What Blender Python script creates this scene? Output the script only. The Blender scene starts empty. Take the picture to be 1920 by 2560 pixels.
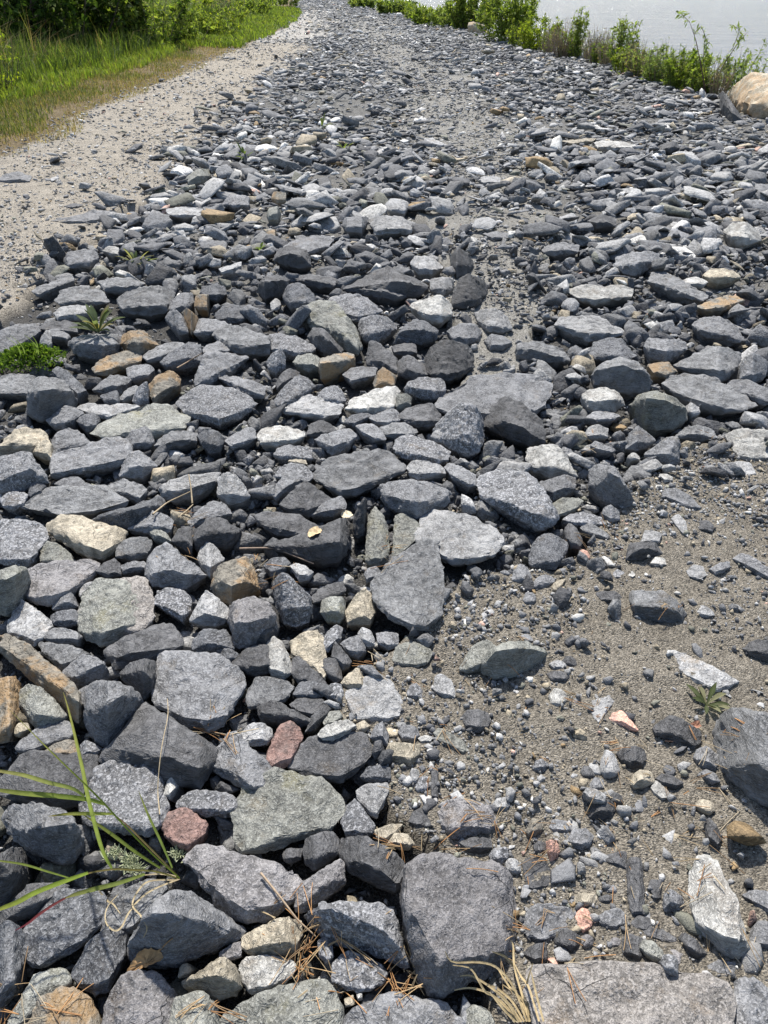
import bpy, bmesh, math, random
import numpy as np
from mathutils import Vector, noise
from mathutils.bvhtree import BVHTree

# ------------------------------------------------------------------ camera, sky, sun, exposure
S = bpy.context.scene
W0, H0, FPX = 1920.0, 2560.0, 1934.0           # photograph's frame; focal length in its pixels
CAM_H, PITCH = 1.3, math.radians(34.3)
cam_d = bpy.data.cameras.new("camera")
cam = bpy.data.objects.new("camera", cam_d)
S.collection.objects.link(cam)
cam.location = (0, 0, CAM_H)
cam.rotation_euler = (math.pi / 2 - PITCH, 0, 0)
cam_d.sensor_fit = 'VERTICAL'
cam_d.sensor_height = 24.0
cam_d.lens = 24.0 * FPX / H0
cam_d.clip_start = 0.02
cam_d.clip_end = 9000
S.camera = cam

SUN_EL, SUN_AZ = math.radians(56), math.radians(-7)   # azimuth from straight ahead (+y), clockwise
world = bpy.data.worlds.new("World")
S.world = world
world.use_nodes = True
nt = world.node_tree
bg = nt.nodes["Background"]
sky = nt.nodes.new("ShaderNodeTexSky")
sky.sky_type = 'NISHITA'
sky.sun_disc = False
sky.sun_elevation = SUN_EL
sky.sun_rotation = SUN_AZ
sky.air_density = 1.0
sky.dust_density = 1.2
nt.links.new(sky.outputs[0], bg.inputs[0])
bg.inputs[1].default_value = 0.12
sd = bpy.data.lights.new("sun", 'SUN')
sd.energy = 4.7
sd.angle = math.radians(1.8)
sd.color = (1.0, 0.95, 0.88)
sun = bpy.data.objects.new("sun", sd)
S.collection.objects.link(sun)
sdir = Vector((math.sin(SUN_AZ) * math.cos(SUN_EL), math.cos(SUN_AZ) * math.cos(SUN_EL), math.sin(SUN_EL)))
sun.rotation_euler = sdir.to_track_quat('Z', 'Y').to_euler()
S.view_settings.view_transform = 'Standard'
S.view_settings.look = 'None'
S.view_settings.exposure = 0.56
S.view_settings.gamma = 1.0
S.cycles.max_bounces = 6
S.cycles.diffuse_bounces = 3
S.cycles.transparent_max_bounces = 4

# ------------------------------------------------------------------ helpers
RNG = np.random.default_rng(7)
random.seed(7)
CT, ST = math.cos(PITCH), math.sin(PITCH)

def ray(px, py):
    u, v = (px - W0 / 2) / FPX, (H0 / 2 - py) / FPX
    return np.array((u, CT + v * ST, -ST + v * CT))

def at_z(px, py, z=0.0):
    d = ray(px, py)
    return np.array((0, 0, CAM_H)) + d * ((z - CAM_H) / d[2])

def at_y(px, py, y):
    d = ray(px, py)
    return np.array((0, 0, CAM_H)) + d * (y / d[1])

def project(x, y, z):
    dz = z - CAM_H
    dep = y * CT - dz * ST
    dep = np.maximum(dep, 1e-3)
    up = y * ST + dz * CT
    return W0 / 2 + FPX * x / dep, H0 / 2 - FPX * up / dep

def inpoly(X, Y, poly):
    X, Y = np.asarray(X, float), np.asarray(Y, float)
    r = np.zeros(X.shape, bool)
    n = len(poly)
    for i in range(n):
        x1, y1 = poly[i]
        x2, y2 = poly[(i + 1) % n]
        if y1 == y2:
            continue
        c = (y1 > Y) != (y2 > Y)
        r ^= c & (X < (x2 - x1) * (Y - y1) / (y2 - y1) + x1)
    return r

def vnoise(x, y, f, seed=0.0):
    """cheap smooth pseudo noise for arrays, about -1..1"""
    x, y = np.asarray(x) * f + seed, np.asarray(y) * f + seed * 1.7
    xi, yi = np.floor(x), np.floor(y)
    fx, fy = x - xi, y - yi
    fx, fy = fx * fx * (3 - 2 * fx), fy * fy * (3 - 2 * fy)
    def h(a, b):
        s = np.sin(a * 127.1 + b * 311.7) * 43758.5453
        return s - np.floor(s)
    a = h(xi, yi) * (1 - fx) + h(xi + 1, yi) * fx
    b = h(xi, yi + 1) * (1 - fx) + h(xi + 1, yi + 1) * fx
    return (a * (1 - fy) + b * fy) * 2 - 1

def link(o, parent=None):
    S.collection.objects.link(o)
    if parent is not None:
        o.parent = parent
    return o

def np_mesh(name, V, F, mat, C=None, smooth=False, parent=None):
    """V (n,3), F (m,3) triangles, C (n,3) colours -> one mesh object"""
    V, F = np.asarray(V, np.float32), np.asarray(F, np.int32)
    me = bpy.data.meshes.new(name)
    me.vertices.add(len(V))
    me.vertices.foreach_set("co", V.ravel())
    me.loops.add(F.size)
    me.loops.foreach_set("vertex_index", F.ravel())
    me.polygons.add(len(F))
    me.polygons.foreach_set("loop_start", np.arange(0, F.size, 3, dtype=np.int32))
    me.polygons.foreach_set("loop_total", np.full(len(F), 3, np.int32))
    if smooth:
        me.polygons.foreach_set("use_smooth", np.ones(len(F), bool))
    if C is not None:
        a = me.attributes.new("tint", 'FLOAT_COLOR', 'POINT')
        a.data.foreach_set("color", np.concatenate([C, np.ones((len(C), 1))], 1).astype(np.float32).ravel())
    me.update(calc_edges=True)
    me.materials.append(mat)
    return link(bpy.data.objects.new(name, me), parent)

def empty(name, loc, parent=None):
    o = bpy.data.objects.new(name, None)
    o.location = loc
    o.empty_display_size = 0.05
    return link(o, parent)

def tag(o, label, cat, group=None):
    o["label"] = label
    o["category"] = cat
    if group:
        o["group"] = group
    return o

class Acc:
    def __init__(s):
        s.V, s.F, s.C, s.n = [], [], [], 0
    def add(s, V, F, C):
        s.V.append(V); s.F.append(F + s.n); s.C.append(C); s.n += len(V)
    def build(s, name, mat, smooth=False, parent=None):
        return np_mesh(name, np.concatenate(s.V), np.concatenate(s.F), mat, np.concatenate(s.C), smooth, parent)

# ------------------------------------------------------------------ materials
def new_mat(name):
    m = bpy.data.materials.new(name)
    m.use_nodes = True
    t = m.node_tree
    return m, t, t.nodes, t.links, t.nodes["Principled BSDF"]

def nnoise(t, vec, scale, detail=3.0, rough=0.55, w=None):
    n = t.nodes.new("ShaderNodeTexNoise")
    n.inputs["Scale"].default_value = scale
    n.inputs["Detail"].default_value = detail
    n.inputs["Roughness"].default_value = rough
    if w is not None:
        n.noise_dimensions = '4D'
        t.links.new(w, n.inputs["W"])
    t.links.new(vec, n.inputs["Vector"])
    return n.outputs["Fac"]

def nramp(t, fac, stops):
    r = t.nodes.new("ShaderNodeValToRGB")
    e = r.color_ramp.elements
    while len(e) < len(stops):
        e.new(0.5)
    for k, (p, c) in enumerate(stops):
        e[k].position = p
        c = (c, c, c) if isinstance(c, (int, float)) else c
        e[k].color = (*c, 1)
    t.links.new(fac, r.inputs[0])
    return r.outputs[0]

def nmix(t, fac, a, b, mode='MIX'):
    m = t.nodes.new("ShaderNodeMix")
    m.data_type = 'RGBA'
    m.blend_type = mode
    for sock, v in ((m.inputs[0], fac), (m.inputs[6], a), (m.inputs[7], b)):
        if isinstance(v, (int, float)):
            sock.default_value = v
        elif isinstance(v, tuple):
            sock.default_value = (*v, 1)
        else:
            t.links.new(v, sock)
    return m.outputs[2]

def nmath(t, op, a, b):
    m = t.nodes.new("ShaderNodeMath")
    m.operation = op
    for k, v in ((0, a), (1, b)):
        if isinstance(v, (int, float)):
            m.inputs[k].default_value = v
        else:
            t.links.new(v, m.inputs[k])
    return m.outputs[0]

def nbump(t, h, strength, dist):
    b = t.nodes.new("ShaderNodeBump")
    b.inputs["Strength"].default_value = strength
    b.inputs["Distance"].default_value = dist
    t.links.new(h, b.inputs["Height"])
    return b.outputs[0]

def rock_mat(name, base, speck=0.5, light=0.35, streak=0.0, patch=None, pamt=0.5, fleck=0.3, sscale=190, rough=0.72):
    m, t, N, L, P = new_mat(name)
    tc = N.new("ShaderNodeTexCoord")
    oi = N.new("ShaderNodeObjectInfo")
    w = nmath(t, 'MULTIPLY', oi.outputs["Random"], 40.0)
    vec = tc.outputs["Object"]
    mp = N.new("ShaderNodeMapping")
    mp.inputs["Scale"].default_value = (1, 1, 1 + 7 * streak)
    mp.inputs["Rotation"].default_value = (0.25, 0.2, 0.4)
    L.new(vec, mp.inputs[0])
    sv = mp.outputs[0]
    big = nnoise(t, vec, 14, 4, 0.6, w)
    mid = nnoise(t, sv, 55, 4, 0.65, w)
    fine = nnoise(t, sv, sscale, 2, 0.6, w)
    gr = nnoise(t, vec, sscale * 2.4, 1, 0.5, w)
    b = np.array(base)
    dk, lt = tuple(b * 0.5), tuple(b * 1.0)
    col = nmix(t, nramp(t, mid, [(0.37, 0.0), (0.62, 1.0)]), dk, tuple(b * 1.4))
    col = nmix(t, nramp(t, big, [(0.45, 0.0), (0.6, light * 1.5)]), col, tuple(b * 1.75 + 0.03))
    med = nnoise(t, sv, 34, 5, 0.7, w)
    col = nmix(t, nramp(t, med, [(0.38, 0.75), (0.5, 0.0)]), col, tuple(b * 0.5))
    rs = nramp(t, nnoise(t, vec, 11, 5, 0.7, w), [(0.58, 0.0), (0.7, 0.5)])
    col = nmix(t, rs, col, tuple(b * (1.15, 0.92, 0.66) + np.array((0.02, 0.012, 0.0))))
    if patch:
        pn = nnoise(t, vec, 9, 4, 0.62, w)
        e = 0.62 - 0.3 * pamt
        col = nmix(t, nramp(t, pn, [(e, 0.0), (e + 0.09, 0.85)]), col, patch)
    col = nmix(t, nramp(t, fine, [(0.52, 0.0), (0.59, min(1.0, speck * 1.25))]), col, tuple(b * 2.0 + 0.09))
    col = nmix(t, nramp(t, gr, [(0.36, fleck * 1.2), (0.5, 0.0)]), col, tuple(b * 0.3))
    col = nmix(t, nramp(t, gr, [(0.66, 0.0), (0.72, fleck)]), col, tuple(b * 1.2 + 0.3))
    geo = N.new("ShaderNodeNewGeometry")
    col = nmix(t, nramp(t, geo.outputs["Pointiness"], [(0.515, 0.0), (0.58, 0.55)]), col, tuple(b * 1.7 + 0.05))
    vk = N.new("ShaderNodeTexVoronoi"); vk.feature = 'DISTANCE_TO_EDGE'; vk.inputs["Scale"].default_value = 9
    dn = N.new("ShaderNodeTexNoise"); dn.inputs["Scale"].default_value = 20; L.new(sv, dn.inputs["Vector"])
    L.new(nmix(t, 0.02, sv, dn.outputs["Color"]), vk.inputs["Vector"])
    crack = nramp(t, vk.outputs["Distance"], [(0.0, 0.6), (0.007, 0.0)])
    crack = nmath(t, 'MULTIPLY', crack, nramp(t, nnoise(t, vec, 7, 2, 0.5, w), [(0.56, 0.0), (0.62, 1.0)]))
    col = nmix(t, crack, col, tuple(b * 0.3))
    val = nmath(t, 'ADD', nmath(t, 'MULTIPLY', oi.outputs["Random"], 0.35), 0.82)
    cc = N.new("ShaderNodeCombineColor")
    for k in range(3):
        L.new(val, cc.inputs[k])
    col = nmix(t, 1.0, col, cc.outputs[0], 'MULTIPLY')
    L.new(col, P.inputs["Base Color"])
    P.inputs["Roughness"].default_value = rough
    P.inputs["Specular IOR Level"].default_value = 0.4
    h = nmath(t, 'ADD', nmath(t, 'SUBTRACT', nmath(t, 'MULTIPLY', mid, 1.0), nmath(t, 'MULTIPLY', crack, 0.5)), nmath(t, 'MULTIPLY', fine, 0.45))
    L.new(nbump(t, h, 1.0, 0.009), P.inputs["Normal"])
    return m

RM = {
    'D': rock_mat("charcoal_slate", (0.066, 0.066, 0.067), 0.28, 0.5, 0.7, fleck=0.08),
    'B': rock_mat("blue_black_rock", (0.074, 0.077, 0.082), 0.6, 0.45, 0.2, fleck=0.35),
    'G': rock_mat("grey_rock", (0.142, 0.144, 0.147), 0.4, 0.4, 0.3, fleck=0.3),
    'L': rock_mat("light_grey_rock", (0.245, 0.245, 0.24), 0.35, 0.4, 0.5, fleck=0.3),
    'W': rock_mat("pale_rock", (0.34, 0.335, 0.31), 0.3, 0.5, 0.9, patch=(0.25, 0.23, 0.2), pamt=0.35, fleck=0.25),
    'S': rock_mat("speckled_granite", (0.128, 0.130, 0.134), 0.85, 0.4, 0.0, fleck=0.6, sscale=150),
    'T': rock_mat("tan_rock", (0.29, 0.255, 0.19), 0.3, 0.5, 0.5, patch=(0.13, 0.12, 0.09), pamt=0.3, fleck=0.12),
    'O': rock_mat("rusty_rock", (0.165, 0.15, 0.12), 0.2, 0.4, 0.3, patch=(0.32, 0.205, 0.095), pamt=0.55, fleck=0.12),
    'P': rock_mat("pink_granite", (0.46, 0.26, 0.19), 0.3, 0.4, 0.0, patch=(0.3, 0.25, 0.22), pamt=0.25, fleck=0.35),
    'R': rock_mat("red_brown_rock", (0.19, 0.115, 0.095), 0.25, 0.4, 0.0, patch=(0.12, 0.1, 0.09), pamt=0.35, fleck=0.35),
    'M': rock_mat("mauve_grey_rock", (0.142, 0.136, 0.135), 0.35, 0.45, 0.0, fleck=0.45),
    'V': rock_mat("olive_grey_rock", (0.17, 0.172, 0.15), 0.45, 0.4, 0.4, patch=(0.2, 0.19, 0.12), pamt=0.2, fleck=0.35),
    'K': rock_mat("streaked_schist", (0.135, 0.137, 0.137), 0.4, 0.5, 1.0, fleck=0.12),
    'Q': rock_mat("tan_boulder", (0.34, 0.29, 0.205), 0.3, 0.4, 0.5, patch=(0.40, 0.26, 0.13), pamt=0.5, fleck=0.2, sscale=60),
    'H': rock_mat("sandy_grey_rock", (0.20, 0.185, 0.168), 0.4, 0.35, 0.0, fleck=0.55),
}

def tint_mat(name, amp=0.5, scale=70, speck=0.35, bump=0.6, bdist=0.006, rough=0.75, trans=0.0, spec=0.35, rand=False):
    """colour of each piece comes from the mesh attribute 'tint', grain from noise"""
    m, t, N, L, P = new_mat(name)
    tc = N.new("ShaderNodeTexCoord")
    at = N.new("ShaderNodeAttribute")
    at.attribute_name = "tint"
    vec = tc.outputs["Object"]
    mid = nnoise(t, vec, scale, 4, 0.65)
    fine = nnoise(t, vec, scale * 3.2, 2, 0.6)
    g = nramp(t, mid, [(0.3, 1 - amp), (0.7, 1 + amp * 0.7)])
    col = nmix(t, 1.0, at.outputs["Color"], g, 'MULTIPLY')
    if speck:
        sp = nmix(t, 1.0, at.outputs["Color"], (2.2, 2.2, 2.15), 'MULTIPLY')
        col = nmix(t, nramp(t, fine, [(0.53, 0.0), (0.63, speck)]), col, sp)
    L.new(col, P.inputs["Base Color"])
    P.inputs["Roughness"].default_value = rough
    P.inputs["Specular IOR Level"].default_value = spec
    if bump:
        L.new(nbump(t, nmath(t, 'ADD', mid, nmath(t, 'MULTIPLY', fine, 0.5)), bump, bdist), P.inputs["Normal"])
    if trans:
        tr = N.new("ShaderNodeBsdfTranslucent")
        L.new(nmix(t, 1.0, col, (1.25, 1.3, 0.6), 'MULTIPLY'), tr.inputs["Color"])
        mx = N.new("ShaderNodeMixShader")
        mx.inputs[0].default_value = trans
        L.new(P.outputs[0], mx.inputs[1])
        L.new(tr.outputs[0], mx.inputs[2])
        L.new(mx.outputs[0], N["Material Output"].inputs["Surface"])
    return m

M_RUBBLE = tint_mat("rubble_rock", 0.6, 45, 0.5, 0.9, 0.008)
M_GRAVEL = tint_mat("gravel_grain", 0.35, 160, 0.3)
M_LEAF = tint_mat("leaf", 0.3, 25, 0.0, 0.0, trans=0.5, rough=0.75, spec=0.12)
M_BLADE = tint_mat("grass_blade", 0.25, 60, 0.0, 0.0, trans=0.4, rough=0.7, spec=0.15)
M_DRY = tint_mat("dry_stalk", 0.35, 90, 0.0, 0.3, 0.002, rough=0.7)
M_BARK = tint_mat("bark", 0.4, 60, 0.0, 0.4, 0.004, rough=0.85)
# ------------------------------------------------------------------ where things lie on the ground (traced on the photo, laid out in metres)
def world_line(pts):
    a = np.array([at_z(x, y)[:2] for x, y in pts])
    a = a[np.argsort(a[:, 1])]
    return a
LEFT = world_line([(0, 400), (116, 345), (185, 293), (285, 250), (444, 187), (602, 118), (717, 69), (752, 35), (736, 2)])
RIGHT = world_line([(1913, 300), (1820, 242), (1700, 216), (1589, 193), (1511, 164), (1434, 145), (1376, 132), (1273, 114), (1211, 89), (1134, 62), (1033, 50), (949, 29), (871, 15), (833, 2)])
LEFT[0, 1] = -50; RIGHT[0, 1] = 9.5
def xl(y): return np.interp(y, LEFT[:, 1], LEFT[:, 0])
def xr(y): return np.interp(y, RIGHT[:, 1], RIGHT[:, 0])

SAND = [(-10, 840), (-10, 330), (116, 270), (285, 190), (424, 140), (582, 90), (700, 55), (735, 28), (725, 5), (765, 5), (815, 35), (822, 70), (790, 110), (700, 180), (610, 250), (510, 330), (405, 420), (310, 500), (240, 570), (190, 640), (110, 720)]
DUST = [(1230, 2570), (1030, 2090), (920, 1820), (880, 1700), (1000, 1640), (1150, 1430), (1420, 1400), (1490, 1250), (1600, 1140), (1930, 1040), (1930, 2570)]
TRACK = [(1180, 1020), (1090, 700), (1080, 500), (1030, 350), (965, 200), (900, 100), (860, 45), (800, 8), (830, 8), (925, 45), (1000, 100), (1160, 200), (1300, 330), (1380, 500), (1390, 700), (1360, 980)]

def zones(x, y):
    """0..1 masks sand, dust, track, pile for ground points"""
    x, y = np.asarray(x, float), np.asarray(y, float)
    k = 0.04 + 0.02 * np.abs(y)
    xj = x + vnoise(x, y, 2.3, 3.1) * k * 1.2 + vnoise(x, y, 9, 8.1) * k * 0.6
    yj = y + vnoise(x, y, 2.1, 5.3) * k * 2
    yj = np.maximum(yj, 0.3)
    px, py = project(xj, yj, 0 * xj)
    px, py = np.clip(px, 0, 1919), np.clip(py, 0, 2559)
    s, d, t = inpoly(px, py, SAND), inpoly(px, py, DUST), inpoly(px, py, TRACK)
    return s, d, t, ~(s | d | t)

def ground_z(x, y, rough=True):
    x, y = np.asarray(x, float), np.asarray(y, float)
    z = np.zeros_like(x)
    if rough:
        s, d, t, p = zones(x, y)
        near = np.clip((16 - y) / 10, 0, 1)
        z = z - 0.05 * p * near - 0.012 * t * near
        z = z + (0.006 * vnoise(x, y, 9, 1.0) + 0.004 * vnoise(x, y, 31, 2.0)) * np.clip(20 - y, 0, 1)
    sr = x - xr(y) - 0.35
    z = z - np.clip(sr, 0, 9) * 0.42 * np.clip((y + 4) / 4, 0, 1)
    sl = xl(y) - x
    z = z + np.clip(sl, 0, 3) * 0.045 + np.where(sl > 0.3, 0.03 * vnoise(x, y, 0.8, 4.0), 0)
    return z

def graded(limit, step, growth, flat):
    a = [0.0]
    while a[-1] < limit:
        a.append(a[-1] + step)
        if a[-1] > flat:
            step *= growth
    return np.array(a)
gx = graded(4000, 0.014, 1.035, 1.1)
gx = np.concatenate([-gx[:0:-1], gx])
gy = np.concatenate([[-60, -20, -6, -2, -0.6, 0.0], 0.25 + graded(6000, 0.014, 1.022, 1.8)])
GX, GY = np.meshgrid(gx, gy)
GZ = ground_z(GX, GY)
GZ += (0.004 * vnoise(GX, GY, 38, 6.0) + 0.003 * vnoise(GX, GY, 70, 6.0)) * (np.abs(GX) < 2) * (GY < 3.5)
V = np.stack([GX.ravel(), GY.ravel(), GZ.ravel()], 1)
nx, ny = len(gx), len(gy)
ii = (np.arange(ny - 1)[:, None] * nx + np.arange(nx - 1)[None, :]).ravel()
F = np.concatenate([np.stack([ii, ii + 1, ii + nx + 1], 1), np.stack([ii, ii + nx + 1, ii + nx], 1)])
s_, d_, t_, p_ = zones(V[:, 0], V[:, 1])
GC = np.zeros((len(V), 3))
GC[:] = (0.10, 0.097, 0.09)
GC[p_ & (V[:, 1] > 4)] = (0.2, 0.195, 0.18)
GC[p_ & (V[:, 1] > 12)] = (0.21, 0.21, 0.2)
GC[d_] = (0.25, 0.225, 0.182)
GC[t_] = (0.31, 0.298, 0.265)
GC[s_] = (0.40, 0.36, 0.295)
far = V[:, 1] > 24
GC[s_ & far] = (0.42, 0.40, 0.36)
sl = xl(V[:, 1]) - V[:, 0]
v_ = sl > 0
GC[v_] = (0.20, 0.155, 0.09)
GC[sl > 1.2] = (0.075, 0.085, 0.03)
GC[(sl > 4) & (V[:, 1] > 30)] = (0.17, 0.19, 0.10)
sr = V[:, 0] - xr(V[:, 1])
GC[sr > 0.5] = (0.10, 0.10, 0.095)

def ground_mat():
    m, t, N, L, P = new_mat("gravelly_ground")
    at = N.new("ShaderNodeAttribute"); at.attribute_name = "tint"
    vec = N.new("ShaderNodeTexCoord").outputs["Object"]
    a = nnoise(t, vec, 6, 5, 0.6)
    b = nnoise(t, vec, 150, 5, 0.75)
    vo = N.new("ShaderNodeTexVoronoi")
    vo.inputs["Scale"].default_value = 260
    L.new(vec, vo.inputs["Vector"])
    col = nmix(t, 1.0, at.outputs["Color"], nramp(t, a, [(0.3, 0.8), (0.7, 1.15)]), 'MULTIPLY')
    col = nmix(t, 1.0, col, nramp(t, b, [(0.34, 0.5), (0.66, 1.5)]), 'MULTIPLY')
    bw = N.new("ShaderNodeRGBToBW")
    L.new(vo.outputs["Color"], bw.inputs[0])
    col = nmix(t, 1.0, col, nramp(t, bw.outputs[0], [(0.2, 0.6), (0.5, 1.0), (0.85, 1.35)]), 'MULTIPLY')
    L.new(col, P.inputs["Base Color"])
    P.inputs["Roughness"].default_value = 0.95
    P.inputs["Specular IOR Level"].default_value = 0.15
    h = nmath(t, 'SUBTRACT', nmath(t, 'MULTIPLY', b, 1.2), vo.outputs["Distance"])
    L.new(nbump(t, h, 1.0, 0.006), P.inputs["Normal"])
    return m
g = np_mesh("ground", V, F, ground_mat(), GC, True)
g["kind"] = "structure"

# the lake
def water_mat():
    m, t, N, L, P = new_mat("lake_water")
    P.inputs["Base Color"].default_value = (0.21, 0.25, 0.33, 1)
    P.inputs["Roughness"].default_value = 0.12
    P.inputs["IOR"].default_value = 1.33
    vec = N.new("ShaderNodeTexCoord").outputs["Object"]
    mp = N.new("ShaderNodeMapping")
    mp.inputs["Scale"].default_value = (0.8, 1.6, 1)
    L.new(vec, mp.inputs[0])
    a = nnoise(t, mp.outputs[0], 0.55, 6, 0.72)
    b = nnoise(t, mp.outputs[0], 0.13, 3, 0.5)
    L.new(nbump(t, nmath(t, 'ADD', a, nmath(t, 'MULTIPLY', b, 1.2)), 1.0, 1.1), P.inputs["Normal"])
    return m
wx, wy = np.meshgrid(np.array([-40.0, 0, 4, 10, 40, 200, 4000]), np.array([-60.0, 0, 10, 30, 80, 300, 6000]))
V = np.stack([wx.ravel(), wy.ravel(), np.full(wx.size, -1.15)], 1)
V[:, 0] = np.maximum(V[:, 0], xr(V[:, 1]) + 1.5)
ii = (np.arange(6)[:, None] * 7 + np.arange(6)[None, :]).ravel()
F = np.concatenate([np.stack([ii, ii + 1, ii + 8], 1), np.stack([ii, ii + 8, ii + 7], 1)])
w = np_mesh("water", V, F, water_mat())
w["kind"] = "structure"
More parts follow.
